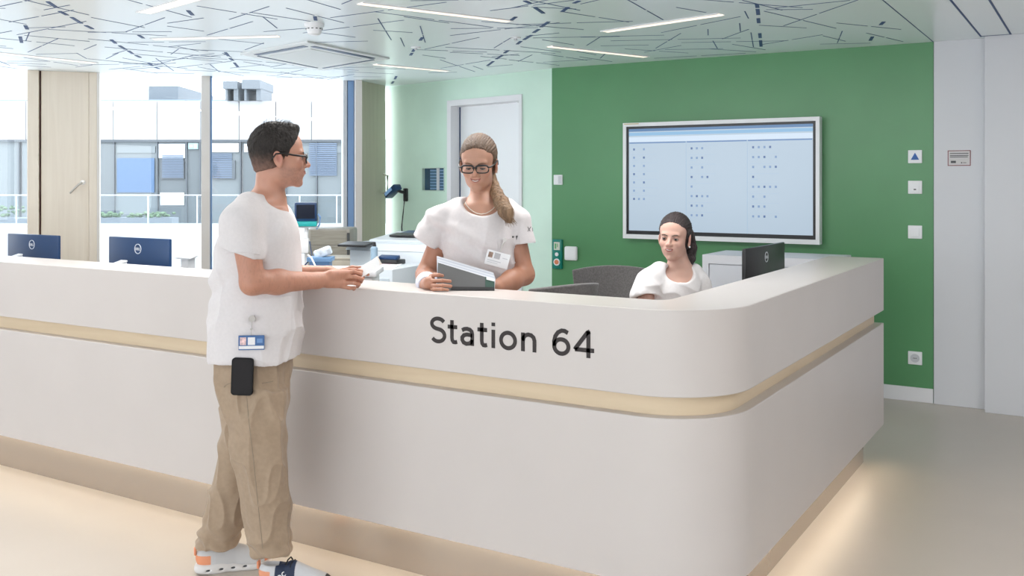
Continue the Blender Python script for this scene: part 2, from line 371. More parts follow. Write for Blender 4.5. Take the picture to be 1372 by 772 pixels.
# cassette air conditioner
c4 = [at_z(*q, CZ) for q in ((322, 71), (412, 54.5), (522, 77), (430, 92.5))]
cen = sum(c4, Vector()) / 4
t = empty('air_conditioner', cen, 0, 'square white air conditioning cassette set in the slotted ceiling', 'air conditioner')
def quad_prism(c, k, z0, z1):
    P = [cen + (q - cen) * k for q in c]; return [(q.x - cen.x, q.y - cen.y, z0) for q in P] + [(q.x - cen.x, q.y - cen.y, z1) for q in P]
MB().hexa([*quad_prism(c4, 1.0, -.014, 0)]).build('panel', mat('cassette_white', (.80, .82, .82), .4), t)
MB().hexa([*quad_prism(c4, .62, -.017, -.014)]).build('grille', mat('cassette_grille', (.74, .76, .76), .4), t)
for i in range(4):
    a, b = c4[i] - cen, c4[(i + 1) % 4] - cen; m = (a + b) / 2; inn = -m.normalized() * .09; dd_ = (b - a).normalized() * ((b - a).length * .37)
    pa, pb = m + inn - dd_, m + inn + dd_; o_ = m.normalized() * (.028 if i in (0, 1) else .012)
    MB().hexa([(*(q)[:2], -.017) for q in (pa - o_, pb - o_, pb + o_, pa + o_)] + [(*(q)[:2], -.013) for q in (pa - o_, pb - o_, pb + o_, pa + o_)]).build('air_slot', M_navy, t)
# detector dome
dc = at_z(421, 36, CZ - .02); dc.z = 0
t = empty('smoke_detector', (dc.x, dc.y, CZ), 0, 'round white detector hanging from the ceiling above the man', 'detector')
MB().cyl((0, 0, 0), (0, 0, -.022), .062, .060, 40).build('base', M_wplast, t, smooth=40)
MB().cyl((0, 0, -.022), (0, 0, -.062), .052, .040, 40).sph((0, 0, -.060), .04, (1, 1, .35)).build('dome', M_wplast, t, smooth=40)
s_ = MB()
for k in range(12):
    a = k * math.pi / 6; s_.box((.0497 * math.cos(a), .0497 * math.sin(a), -.034), (.004, .012, .005), rot=Matrix.Rotation(a, 3, 'Z'))
s_.build('vent_slots', M_dgrey, t)
for px, py, lb in ((557, 63, 'tiny pale sprinkler head on the ceiling left of the bold dash row'), (691, 50, 'small pale round spot sensor on the ceiling right of the centre')):
    q = at_z(px, py, CZ); t = empty('sprinkler_head', q, 0, lb, 'sprinkler')
    MB().cyl((0, 0, 0), (0, 0, -.008), .035, n=24).build('plate', M_wplast, t, smooth=40); MB().cyl((0, 0, -.008), (0, 0, -.022), .010, n=12).build('nozzle', M_lgrey, t, smooth=40)

# ------------------------------------------------------------ reception counter
FY, RX, EY, XL = 2.98, -1.03, 5.655, -11.2
def path(off, r, x_end=EY):
    """outline of the outer face pushed in by off, corner radius r"""
    y, x = FY + off, RX - off
    pts = [(XL, y)]
    n = 20
    for k in range(n + 1):
        a = -math.pi / 2 + k / n * math.pi / 2; pts.append((x - r + r * math.cos(a), y + r + r * math.sin(a)))
    pts.append((x, x_end)); return pts
def ell(o1, r1, o2x, o2y, r2, z0, z1, e=EY):
    A = path(o1, r1, e); yi, xi = FY + o2y, RX - o2x; B = [(XL, yi)]
    for k in range(13):
        a = -math.pi / 2 + k / 12 * math.pi / 2; B.append((xi - r2 + r2 * math.cos(a), yi + r2 + r2 * math.sin(a)))
    B.append((xi, e)); return MB().prism(A + B[::-1], z0, z1)
rc = empty('reception_counter', (RX, FY, 0), 0, 'long white L-shaped reception counter with a maple band and lettering', 'counter')
Mi = Matrix.Translation((-RX, -FY, 0))
RR = .30
def bevel_mod(o, wdt=.003, ang=40):
    b = o.modifiers.new('bevel', 'BEVEL'); b.width = wdt; b.segments = 2; b.limit_method = 'ANGLE'; b.angle_limit = math.radians(ang)
    return o
bevel_mod(ell(0, RR, .296, .262, .05, .831, 1.12).build('counter_top', M_lacq, rc, smooth=30, M=Mi))
ell(.045, RR - .045, .20, .20, .05, .760, .831, EY - .03).build('wood_band', M_woodband, rc, smooth=30, M=Mi)
bevel_mod(ell(.0, RR, .20, .20, .05, .20, .762).build('front_panel', M_lacq, rc, smooth=30, M=Mi))
ell(.09, RR - .09, .18, .18, .02, .0, .20, EY - .09).build('plinth', M_plinth, rc, smooth=30, M=Mi)
M_strip = mat('counter_led_tape', (.9, .8, .6), .5, emit=((1, .86, .66), 15.0))
ell(.055, RR - .055, .066, .066, RR - .066, .192, .2002, EY - .12).build('led_strip', M_strip, rc, M=Mi)
LET = {'S': (.57, [[(.30 + .235 * math.cos(math.radians(a)), .755 + .21 * math.sin(math.radians(a))) for a in range(25, 265, 12)] + [(.30 + .245 * math.cos(math.radians(a)), .285 + .25 * math.sin(math.radians(a))) for a in range(80, -160, -12)]]),
       't': (.40, [[(.17, .95), (.17, .24), (.185, .14), (.235, .075), (.31, .07), (.38, .095)], [(0, .68), (.38, .68)]]),
       'a': (.55, [[(.07, .585), (.16, .64), (.27, .66), (.38, .635), (.455, .56), (.475, .45), (.475, 0)], [(.475, .40), (.38, .425), (.26, .43), (.14, .39), (.075, .30), (.075, .20), (.13, .10), (.24, .055), (.36, .08), (.44, .15), (.475, .25)]]),
       'i': (.15, [[(.075, 0), (.075, .72)], [(.075, .86), (.075, 1.0)]]),
       'o': (.70, [[(.35 + .28 * math.cos(math.radians(a)), .355 + .30 * math.sin(math.radians(a))) for a in range(0, 361, 12)]]),
       'n': (.62, [[(.075, 0), (.075, .72)], [(.075, .40), (.10, .53), (.17, .62), (.28, .66), (.40, .64), (.49, .56), (.525, .44), (.525, 0)]]),
       '6': (.68, [[(.35 + .27 * math.cos(math.radians(a)), .33 + .27 * math.sin(math.radians(a))) for a in range(0, 361, 12)], [(.08, .33), (.075, .50), (.12, .70), (.22, .85), (.36, .93), (.48, .925), (.60, .86)]]),
       '4': (.76, [[(.545, 0), (.545, 1.0)], [(.60, .99), (.50, .93), (.06, .33), (.03, .27)], [(.03, .285), (.76, .285)]])}
def ribbon(mb, pts, w_, y0, y1):
    L, Rr = [], []
    P_ = [Vector(p) for p in pts]; cl = (P_[0] - P_[-1]).length < 1e-5
    for i, p in enumerate(P_):
        a = P_[i - 1] if i else (P_[-2] if cl else None); b = P_[i + 1] if i < len(P_) - 1 else (P_[1] if cl else None)
        d1 = (p - a).normalized() if a is not None else None; d2 = (b - p).normalized() if b is not None else None
        d = (d1 or d2) if (d1 is None or d2 is None) else (d1 + d2).normalized()
        k = 1 / max(.5, d.dot(d1 or d2)); n_ = Vector((-d.y, d.x)) * w_ / 2 * k
        L.append(p + n_); Rr.append(p - n_)
    for i in range(len(P_) - 1):
        q = [L[i], Rr[i], Rr[i + 1], L[i + 1]]
        mb.hexa([(v.x, y0, v.y) for v in q] + [(v.x, y1, v.y) for v in q])
caph = .0925
for ch, a_, b_ in (('S', 139, 216), ('t', 229, 279), ('a', 293, 364), ('t', 381, 432), ('i', 451, 472), ('o', 492, 582), ('n', 603, 684), ('6', 762, 853), ('4', 874, 976)):
    xa, xb = at_Y(540 + a_ / 3.811, 455, FY).x, at_Y(540 + b_ / 3.811, 455, FY).x
    wd_, st_ = LET[ch]; mb = MB(); k = (xb - xa) / wd_
    for pl in st_: ribbon(mb, [(x * k, z * caph) for x, z in pl], .0148, -.0012, .0008)
    o = mb.build('letter', M_text, rc); o.location = (xa - RX, -.0005, .9385)
sl = MB().bx(-3.0, -2.9965, 3.0685, 3.072, .005, .2)
sl.build('plinth_joint', M_dgrey, rc, M=Mi)

# desk behind the counter
M_desk = mat('desk_top_white', (.78, .80, .84), .35)
def desk(name, x0, x1, y0, y1, z, lb):
    t = empty(name, ((x0 + x1) / 2, (y0 + y1) / 2, 0), 0, lb, 'desk'); Mi = Matrix.Translation((-(x0 + x1) / 2, -(y0 + y1) / 2, 0))
    MB().bx(x0, x1, y0, y1, z - .03, z, bev=.004).build('tabletop', M_desk, t, M=Mi)
    for sx in (x0 + .05, x1 - .05):
        for sy_ in (y0 + .05, y1 - .05): MB().bx(sx - .025, sx + .025, sy_ - .025, sy_ + .025, 0, z - .03, bev=.003).build('leg', M_alu, t, M=Mi)
desk('work_desk', -9.0, -4.05, 3.30, 4.0, .76, 'long white work desk behind the counter front carrying two screens')
desk('side_desk', -2.0, -1.35, 4.75, 5.62, .76, 'white side desk along the counter wing under the black monitor')

# monitors seen from behind
def monitor(loc, rz, lb, m, w_=.54, h_=.33, z=.76, top=1.20, lab=True, tilt=0):
    t = empty('computer_monitor', (loc[0], loc[1], z), rz, lb, 'monitor', None)
    zc = top - z - h_ / 2
    R = Matrix.Translation((0, 0, zc)) @ Matrix.Rotation(tilt, 4, 'X')
    MB().box((0, 0, 0), (w_, .022, h_), bev=.006).build('housing', m, t, smooth=40, M=R)
    MB().box((0, .0125, .0), (w_ - .02, .003, h_ - .03)).build('screen', M_black, t, M=R)
    MB().box((0, -.022, -.05), (w_ * .42, .026, h_ * .36), bev=.008).build('rear_cover', m, t, smooth=40, M=R)
    MB().box((0, -.05, (zc) / 2), (.07, .018, zc), bev=.004).build('stand', M_lgrey, t)
    MB().box((0, -.01, .006), (.24, .20, .012), bev=.004).build('base', M_lgrey, t)
    # round maker's badge
    bm = MB(); n = 40
    for k in range(n):
        a0, a1 = 2 * math.pi * k / n, 2 * math.pi * (k + 1) / n
        q = [(r * math.cos(a), y, r * math.sin(a)) for y in (-.0135, -.0105) for r, a in ((.026, a0), (.026, a1), (.0295, a1), (.0295, a0))]
        bm.hexa(q)
    bd = bm.build('logo', mat('logo_silver', (.75, .78, .82), .4), t, M=R @ Matrix.Translation((0, -0.0, h_ / 2 - .065)))
    tx = text_mesh('logo_text', 'DELL', .02, MATS['logo_silver'], bd, (-.0215, 0, 0), (0, 0, 0), width=.043, height=.015, offset=.0004, extrude=.0005)
    tx.matrix_local = R @ Matrix.Translation((-.0215, -.0357 + .0225, h_ / 2 - .0725)) @ Matrix.Rotation(math.pi / 2, 4, 'X')
    return t
p = at_Y(45, 315, 3.72); monitor(p, 0, 'dark blue monitor seen from behind at the far left end of the counter', M_navy, top=1.205)
p = at_Y(187, 319, 3.72); monitor(p, 0, 'dark blue monitor seen from behind in front of the large window', M_navy, top=1.215)
monitor((-1.62, 5.40, 0), math.radians(90 - 1), 'black monitor seen from behind over the right counter wing', M_black, w_=.70, h_=.34, top=1.185)
# small stands / handset on the desk
for (px, py, Y, sx, h, lb, m) in ((252, 350, 3.60, .12, .05, 'small grey desk phone showing behind the counter left of the man', M_lgrey), (163, 354, 3.42, .055, .02, 'small pale card holder under the second blue monitor', M_lgrey), (24, 345, 3.42, .045, .02, 'small white card holder under the far left monitor', M_lgrey)):
    q = at_Y(px, py, Y); t = empty('desk_phone' if 'phone' in lb else 'card_holder', (q.x, q.y, .76), 0, lb, 'desk phone' if 'phone' in lb else 'holder')
    top = q.z + h / 2
    MB().box((0, 0, (top - .76) / 2), (sx * .5, .05, top - .76), bev=.004).build('stand', m, t); MB().box((0, -.01, top - .76), (sx, .06, .010), rot=Matrix.Rotation(.25, 3, 'X'), bev=.004).build('tray', m, t)
    MB().box((0, 0, .006), (sx, .09, .012), bev=.003).build('base', m, t)

# ------------------------------------------------------------ wall screen
tv = empty('wall_screen', (-2.537, GY, 1.55), 0, 'large white-framed wall screen showing a pale blue ward overview', 'screen')
hw, hh_ = .783, .467; y0 = -.095
fr = MB()
fr.bx(-hw, hw, y0, y0 + .075, hh_ - .03, hh_).bx(-hw, hw, y0, y0 + .075, -hh_, -hh_ + .035).bx(-hw, -hw + .028, y0, y0 + .075, -hh_ + .035, hh_ - .03).bx(hw - .028, hw, y0, y0 + .075, -hh_ + .035, hh_ - .03).bx(-hw + .02, hw - .02, y0 + .04, y0 + .075, -hh_ + .02, hh_ - .02)
fr.build('frame', M_wplast, tv)
MB().bx(-.3, .3, y0 + .075, 0, -.2, .2).build('wall_bracket', M_dgrey, tv)
MB().bx(-hw + .028, hw - .028, y0 + .012, y0 + .04, -hh_ + .035, hh_ - .03).build('bezel', M_black, tv)
x0, x1, z0, z1 = -hw + .05, hw - .05, -hh_ + .065, hh_ - .05
Md = mat('display_pale_blue', (.02, .03, .04), .25, emit=((.60, .74, .88), .72))
MB().bx(x0, x1, y0 + .009, y0 + .0125, z0, z1).build('display', Md, tv)
hbk = MB().bx(x0, x1, y0 + .0080, y0 + .0095, z1 - .022, z1)
hbk.build('header_bar', mat('display_header', (.02, .04, .08), .3, emit=((.10, .22, .42), .8)), tv)
MB().bx(x0, x1, y0 + .0080, y0 + .0095, z1 - .055, z1 - .030).build('menu_bar', mat('display_menu', (.02, .04, .08), .3, emit=((.30, .55, .80), .8)), tv)
MB().bx(x0, x1, y0 + .0080, y0 + .0095, z1 - .105, z1 - .066).build('name_fields', mat('display_field', (.02, .04, .08), .3, emit=((.72, .84, .96), .85)), tv)
W3 = (x1 - x0) / 3
bb = MB()
for k in range(3): bb.bx(x0 + k * W3 + .004, x0 + (k + 1) * W3 - .004, y0 + .0075, y0 + .0092, z1 - .118, z1 - .109)
bb.build('column_rules', mat('display_rule', (.02, .04, .08), .3, emit=((.13, .25, .50), .8)), tv)
ln = MB()
for k in (1, 2): ln.bx(x0 + k * W3 - .0015, x0 + k * W3 + .0005, y0 + .0075, y0 + .0092, z0, z1 - .12)
cols = [[('abc', 7)], [('abc', 8)], [('abc', 8)]]
rowsets = [[(0, 2)] * 6 + [(0, 1, 2)], [(0, 1, 2), (0, 1, 2), (0, 2), (0, 2, 3), (0,), (0, 1, 2, 3), (0, 1, 2), (0, 1, 2)], [(0, 1, 2, 3), (0, 1, 2, 4), (0, 2, 3, 4), (0,), (0, 1, 2, 3, 4), (0, 2), (0, 1, 2), (0, 1, 2, 4)]]
Mic, Mid = mat('display_icon', (.02, .04, .08), .3, emit=((.24, .36, .58), .8)), mat('display_icon_dark', (.02, .04, .08), .3, emit=((.10, .17, .36), .8))
random.seed(4)
for k in range(3):
    nr = len(rowsets[k]); dz = .0665 if k == 0 else .0745
    for r_, cs in enumerate(rowsets[k]):
        zc = z1 - .165 - r_ * dz
        ln.bx(x0 + k * W3 + .02, x0 + k * W3 + .24, y0 + .0075, y0 + .0092, zc + .024, zc + .0252)
        for c_ in cs:
            xx = x0 + k * W3 + .045 + c_ * .043
            MB().bx(xx - .0075, xx + .0075, y0 + .0072, y0 + .0090, zc - .0085, zc + .0085).build('icon', Mic if (c_ + r_) % 3 else Mid, tv)
        if (r_ % 2): ln.bx(x0 + k * W3 + .03, x0 + k * W3 + .08, y0 + .0075, y0 + .0092, zc - .020, zc - .018)
ln.build('grid_lines', mat('display_line', (.02, .04, .08), .3, emit=((.38, .55, .74), .8)), tv)
MB().bx(-hw + .01, -hw + .14, y0 - .001, y0 + .001, hh_ - .012, hh_ - .006).build('maker_label', mat('label_gold', (.62, .50, .20), .5), tv)

# ------------------------------------------------------------ wall fittings on the green wall
def plate(name, x, z, s, lb, cat, th=.012, m=M_wplast, group=None, h=None):
    t = empty(name, (x, GY, z), 0, lb, cat, group); h = h or s
    MB().bx(-s / 2, s / 2, -th, 0, -h / 2, h / 2, bev=.003).build('cover_plate', m, t, smooth=40); return t
S = .092
t = plate('call_button', -1.118, 1.718, S, 'white square wall plate with a blue triangle on the green wall', 'button')
q = [(-.027, -.022), (.027, -.022), (0, .028)]
bm_ = MB(); a = [bm_.bm.verts.new((x, -.014, z)) for x, z in q]; b = [bm_.bm.verts.new((x, -.0118, z)) for x, z in q]
bm_.bm.faces.new(a); bm_.bm.faces.new(b[::-1])
for i in range(3): bm_.bm.faces.new((a[i], a[(i + 1) % 3], b[(i + 1) % 3], b[i]))
bm_.build('triangle_symbol', mat('signal_blue', (.01, .10, .38), .4), t)
t = plate('room_sensor', -1.118, 1.503, S, 'white square wall plate with a small black sensor slot', 'sensor')
MB().bx(-.028, .028, -.015, -.011, -.03, .03, bev=.002).build('insert', M_wplast, t); MB().bx(-.008, .008, -.0165, -.0145, -.019, -.011).build('sensor_eye', M_black, t)
t = plate('light_switch', -1.118, 1.189, S, 'plain white square light switch below the black-slotted plate', 'switch'); MB().bx(-.029, .029, -.017, -.011, -.03, .03, bev=.002).build('rocker', M_wplast, t)
t = plate('wall_socket', -1.118, .305, S, 'white round-hole wall socket low on the green wall', 'socket')
MB().cyl((0, -.014, 0), (0, -.011, 0), .030, n=32).build('socket_face', M_lgrey, t, smooth=40)
for k in (-1, 0, 1): MB().cyl((k * .009, -.0155, 0), (k * .009, -.0135, 0), .003, n=12).build('pin_hole', M_black, t)
t = plate('light_switch', -3.965, 1.558, .085, 'white light switch high on the green wall beside the pale green corner', 'switch'); MB().bx(.006, .036, -.016, -.011, -.033, .033, bev=.002).build('rocker', M_lgrey, t); MB().bx(-.036, .004, -.016, -.011, -.033, .033, bev=.002).build('rocker', M_wplast, t)
t = empty('access_reader', (-3.835, GY, .935), 0, 'white rounded access reader box beside the teal call panel', 'card reader')
MB().bx(-.06, .06, -.035, 0, -.06, .06, bev=.014).build('housing', M_wplast, t, smooth=50); MB().bx(-.052, .052, -.0355, -.03, -.04, -.0392).build('seam', M_lgrey, t)
t = empty('nurse_call_panel', (-3.966, GY, .925), 0, 'narrow teal nurse call panel with three round controls', 'call panel')
MB().bx(-.046, .046, -.028, 0, -.125, .125, bev=.005).build('housing', mat('teal_plastic', (.0, .22, .17), .35), t, smooth=40)
MB().bx(-.028, .028, -.031, -.027, .035, .102).build('symbol_sign', mat('cream_sign', (.72, .75, .66), .5), t)
MB().bx(-.018, -.004, -.033, -.0305, .045, .09).bx(.004, .010, -.033, -.0305, .06, .09).build('pictogram', mat('sign_green', (.12, .45, .18), .5), t)
MB().cyl((0, -.034, -.002), (0, -.027, -.002), .016, n=24).build('button', M_wplast, t, smooth=40)
MB().cyl((0, -.034, -.068), (0, -.027, -.068), .030, n=24).build('button_ring', M_wplast, t, smooth=40)
MB().cyl((0, -.037, -.068), (0, -.033, -.068), .020, n=24).build('button', mat('orange_button', (.75, .25, .12), .4), t, smooth=40)
# notice on the white wall
t = empty('wall_notice', (-.834, GY - .018, 1.704), 0, 'small red-edged notice on the white wall right of the green wall', 'sign')
MB().bx(-.072, .072, -.003, 0, -.053, .053).build('frame', mat('dark_red_edge', (.22, .05, .06), .5), t); MB().bx(-.067, .067, -.004, -.002, -.048, .048).build('sheet', mat('notice_sheet', (.62, .60, .60), .5), t)
pr = MB()
for z, wd_ in ((.032, .06), (.018, .06), (.008, .058)): pr.bx(-.058, -.058 + 2 * wd_ * .97, -.0048, -.0038, z - .0025, z + .0025)
pr.bx(-.052, -.02, -.0048, -.0038, -.034, -.018).bx(.012, .02, -.0048, -.0038, -.036, -.028).bx(.025, .045, -.0048, -.0038, -.034, -.030)
pr.build('print', M_dgrey, t)

# ------------------------------------------------------------ cabinet by the wing
def cabinet_pos():
    return
t = empty('storage_cabinet', (-1.95, 6.75, 0), 0, 'white storage cabinet with inset door under the wall screen', 'cabinet')
cb = MB(); X0, X1, Y0, Y1, ZC = -.44, .46, -.25, .25, 1.032
cb.bx(X0, X1, Y0 + .02, Y1, 0, ZC, bev=.003)
cb.bx(X0, X0 + .045, Y0, Y0 + .02, 0, ZC).bx(X1 - .045, X1, Y0, Y0 + .02, 0, ZC).bx(X0 + .045, X1 - .045, Y0, Y0 + .02, ZC - .06, ZC).bx(X0 + .045, X1 - .045, Y0, Y0 + .02, 0, .08)
cb.build('body', mat('cabinet_white', (.78, .79, .84), .4), t)
for a_, b_ in ((X0 + .05, .008), (.012, X1 - .05)):
    d_ = MB().bx(a_, b_, Y0 + .004, Y0 + .019, .085, ZC - .066, bev=.002).build('door', mat('cabinet_door_white', (.74, .76, .82), .4), t)
    kx = b_ - .04 if a_ < 0 else a_ + .04
    MB().cyl((kx, Y0 + .004, .8), (kx, Y0 - .018, .8), .010, n=16).build('knob', M_steel, d_, smooth=40)

# ------------------------------------------------------------ office chairs
M_fab = mat('grey_chair_fabric', (.125, .12, .12), .9, noise=(120, .18), bump=(350, .25), sheen=.3)
def chair(loc, rz, lb, wb=.50, zt=1.07, zb=.62):
    t = empty('office_chair', (loc[0], loc[1], 0), rz, lb, 'chair', 'grey office chairs behind the counter')
    bm = bmesh.new(); nx, nz_ = 16, 10; g = {}
    for s_ in (0, 1):
        for i in range(nx + 1):
            for j in range(nz_ + 1):
                u = i / nx * 2 - 1; v = j / nz_; hw_ = wb / 2 * (.72 + .28 * v ** .7)
                z = zb + (zt - zb) * v + (.02 * (1 - u * u) if v > .99 else 0)
                y = .22 - .10 * u * u * (1 if True else 0) + .05 * v + (.035 if s_ else 0) * (1 - abs(u) ** 6 * .5)
                g[s_, i, j] = bm.verts.new((u * hw_, y, z))
    for s_ in (0, 1):
        for i in range(nx):
            for j in range(nz_): bm.faces.new([g[s_, *q] for q in ((i, j), (i + 1, j), (i + 1, j + 1), (i, j + 1))])
    for i in range(nx):
        for j in (0, nz_): bm.faces.new((g[0, i, j], g[0, i + 1, j], g[1, i + 1, j], g[1, i, j]))
    for j in range(nz_):
        for i in (0, nx): bm.faces.new((g[0, i, j], g[0, i, j + 1], g[1, i, j + 1], g[1, i, j]))
    q = MB(); q.bm.free(); q.bm = bm; bk = q.build('backrest', M_fab, t, smooth=60)
    b = bk.modifiers.new('bevel', 'BEVEL'); b.width = .008; b.segments = 2; b.limit_method = 'ANGLE'
    MB().box((0, 0, .48), (.48, .46, .07), bev=.03, seg=3).build('seat', M_fab, t, smooth=60)
    MB().tube([(0, .05, .44), (0, .28, .46), (0, .30, .60), (0, .285, .72)], .016).build('back_support', M_dgrey, t, smooth=40)
    MB().cyl((0, 0, .10), (0, 0, .45), .025).build('gas_spring', M_alu, t, smooth=40)
    for k in range(5):
        a = k * 2 * math.pi / 5 + .3; c_, s2 = math.cos(a), math.sin(a)
        lg = MB().tube([(0, 0, .11), (.30 * c_, .30 * s2, .075)], [.022, .014]).build('leg', M_alu, t, smooth=40)
        MB().cyl((.30 * c_ - .012 * s2, .30 * s2 + .012 * c_, .028), (.30 * c_ + .012 * s2, .30 * s2 - .012 * c_, .028), .028, n=20).tube([(.30 * c_, .30 * s2, .03), (.30 * c_, .30 * s2, .075)], .008).build('caster', M_black, lg, smooth=40)
    return t

# ------------------------------------------------------------ equipment in the corner by the window
def stand_at(px, py, d): q = at_d(px, py, d); return q
# multifunction printer
q = at_d(549, 322, 6.1); pz = q.z
t = empty('office_printer', (q.x, q.y, 0), math.radians(8), 'large white office printer with open dark scanner tray, left of the standing woman', 'printer')
Mp = mat('printer_white', (.55, .61, .66), .4)
MB().bx(-.27, .30, -.27, .27, .03, pz - .05, bev=.008).build('body', Mp, t, smooth=40)
MB().bx(-.13, .29, -.275, -.265, pz - .40, pz - .14, bev=.002).build('drawer', mat('printer_panel', (.50, .57, .63), .4), t)
MB().bx(-.13, .29, -.275, -.265, .10, pz - .41, bev=.002).build('drawer', MATS['printer_panel'], t)
vg = MB()
for k in range(8): vg.bx(-.09 + k * .044, -.09 + k * .044 + .03, -.279, -.274, pz - .30, pz - .27)
vg.build('vent_grille', mat('printer_vent', (.30, .36, .44), .5), t)
MB().hexa([(-.30, -.27, pz - .05), (.30, -.27, pz - .05), (.30, .27, pz - .05), (-.30, .27, pz - .05), (-.30, -.22, pz - .01), (.30, -.22, pz - .01), (.30, .27, pz - .01), (-.30, .27, pz - .01)]).build('scanner_bed', Mp, t)
MB().box((.02, .02, pz + .012), (.44, .36, .03), rot=Matrix.Rotation(.10, 3, 'X'), bev=.006).build('document_feeder', Mp, t)
MB().box((.06, -.02, pz + .034), (.34, .10, .012), rot=Matrix.Rotation(.10, 3, 'X'), bev=.004).build('feeder_slot', M_black, t)
MB().box((.06, .12, pz + .042), (.34, .12, .01), rot=Matrix.Rotation(.10, 3, 'X'), bev=.003).build('feeder_tray', M_navy, t)
MB().box((-.20, -.30, pz - .012), (.20, .12, .014), rot=Matrix.Rotation(.12, 3, 'X'), bev=.004).build('control_panel', M_black, t)
for sx in (-.22, .24):
    for sy_ in (-.22, .22): MB().cyl((sx, sy_, 0), (sx, sy_, .035), .022, n=16).build('foot', M_black, t)
# lower white unit left of the printer with papers, black dock and bottle
q = at_d(512, 356, 5.6); uz = q.z
t = empty('equipment_cabinet', (q.x - .06, q.y, 0), math.radians(8), 'low white cabinet beside the printer with papers on top', 'cabinet')
MB().bx(-.08, .24, -.2, .2, 0, uz, bev=.006).build('body', Mp, t, smooth=40)
MB().bx(-.06, .22, -.206, -.199, .08, uz - .05, bev=.002).build('door', MATS['printer_panel'], t)
MB().cyl((-.03, -.206, uz - .16), (-.03, -.22, uz - .16), .009, n=14).build('knob', M_steel, t.children[-1], smooth=40)
cx_, cy_ = t.location.x, t.location.y
o = MB().box((0, 0, .0015), (.21, .297, .003)).build('paper_sheet', M_paper); o.location = (cx_ + .07, cy_ - .03, uz); o.rotation_euler = (0, 0, .5); tag(o, 'loose printed sheet with pink mark lying on the low white cabinet', 'paper')
MB().box((0, .08, .0033), (.09, .018, .0006)).build('pink_print', mat('pink_print', (.75, .35, .45), .6), o)
t = empty('charging_dock', (cx_ + .02, cy_ + .12, uz), .1, 'black charging dock on the white cabinet left of the printer', 'dock')
MB().box((0, 0, .014), (.16, .10, .028), bev=.006).build('base', M_black, t, smooth=40); MB().box((.0, -.01, .036), (.13, .05, .02), rot=Matrix.Rotation(.3, 3, 'X'), bev=.004).build('cradle', M_navy, t, smooth=40)
t = empty('spray_bottle', (cx_ - .04, cy_ + .05, uz), 0, 'small blue-grey bottle with a black cap standing by the wooden cupboard', 'bottle')
MB().cyl((0, 0, 0), (0, 0, .095), .021).cyl((0, 0, .095), (0, 0, .105), .021, .012).build('body', mat('bottle_blue_grey', (.25, .36, .46), .3), t, smooth=40); MB().cyl((0, 0, .105), (0, 0, .13), .012, .009).build('cap', M_black, t, smooth=40)
# wall scanner with cable
F2i = Fr((LB.x, LB.y), (LA.x, LA.y))
uc = F2i.hit(545); wp = F2i.a + F2i.d * uc
wq = at_d(545, 258, 9.68)
t = empty('thermal_scanner', (wp.x, wp.y, 1.43), math.atan2(F2i.d.y, F2i.d.x), 'black handheld scanner on a wall arm against the pale green wall', 'scanner')
MB().tube([(0.0, 0, .0), (0, -.07, .01), (-.02, -.12, .03)], .016).box((0, -.015, -.02), (.05, .03, .13), bev=.008).build('wall_arm', M_black, t, smooth=40)
MB().box((-.07, -.12, .015), (.19, .09, .06), rot=Matrix.Rotation(-.55, 3, 'Y'), bev=.012).build('housing', M_navy, t, smooth=40)
MB().box((-.085, -.169, .012), (.12, .006, .035), rot=Matrix.Rotation(-.55, 3, 'Y'), bev=.002).build('display', mat('scanner_screen', (.25, .40, .62), .2, emit=((.25, .45, .8), .25)), t)
MB().tube([(0, -.03, -.08), (.005, -.05, -.2), (-.03, -.04, -.34), (-.045, -.02, -.5), (-.04, -.02, -.75)], .006).build('cable', M_black, t, smooth=40)
# patient monitor on a pole
q = at_d(410, 303, 6.5)
t = empty('patient_monitor', (q.x, q.y, 0), YAW + .1, 'black-screened patient monitor with teal base on a white pole', 'medical monitor')
mz = q.z
MB().box((0, 0, mz + .094), (.148, .05, .130), rot=Matrix.Rotation(.12, 3, 'X'), bev=.010).build('housing', M_navy, t, smooth=40)
MB().box((0, -.0265, mz + .097), (.120, .004, .095), rot=Matrix.Rotation(.12, 3, 'X'), bev=.001).build('screen', mat('off_screen', (.01, .015, .03), .12), t)
MB().box((0, -.01, mz + .018), (.150, .07, .032), rot=Matrix.Rotation(.12, 3, 'X'), bev=.006).build('front_base', mat('turquoise_plastic', (.02, .42, .42), .35), t, smooth=40)
MB().box((0, .02, mz - .006), (.16, .10, .012), bev=.003).build('mount', M_lgrey, t)
MB().tube([(.08, 0, mz + .08), (.095, -.01, mz + .06), (.09, -.01, mz + .01), (.07, 0, mz - .02)], .006).build('handle', mat('clip_blue', (.20, .34, .60), .4), t, smooth=40)
MB().cyl((0, .02, .07), (0, .02, mz), .014).build('pole', M_wplast, t, smooth=40)
for k in range(5):
    a = k * 2 * math.pi / 5; MB().tube([(0, .02, .075), (.24 * math.cos(a), .02 + .24 * math.sin(a), .05)], .013).sph((.24 * math.cos(a), .02 + .24 * math.sin(a), .026), .026).build('leg', M_lgrey, t, smooth=40)
MB().box((-.01, -.03, mz - .13), (.07, .06, .10), bev=.01).build('basket', M_wplast, t, smooth=40)
MB().tube([(.03, -.05, mz - .1), (.05, -.09, mz - .2), (-.02, -.07, mz - .28)], .005).build('cable', M_navy, t, smooth=40)
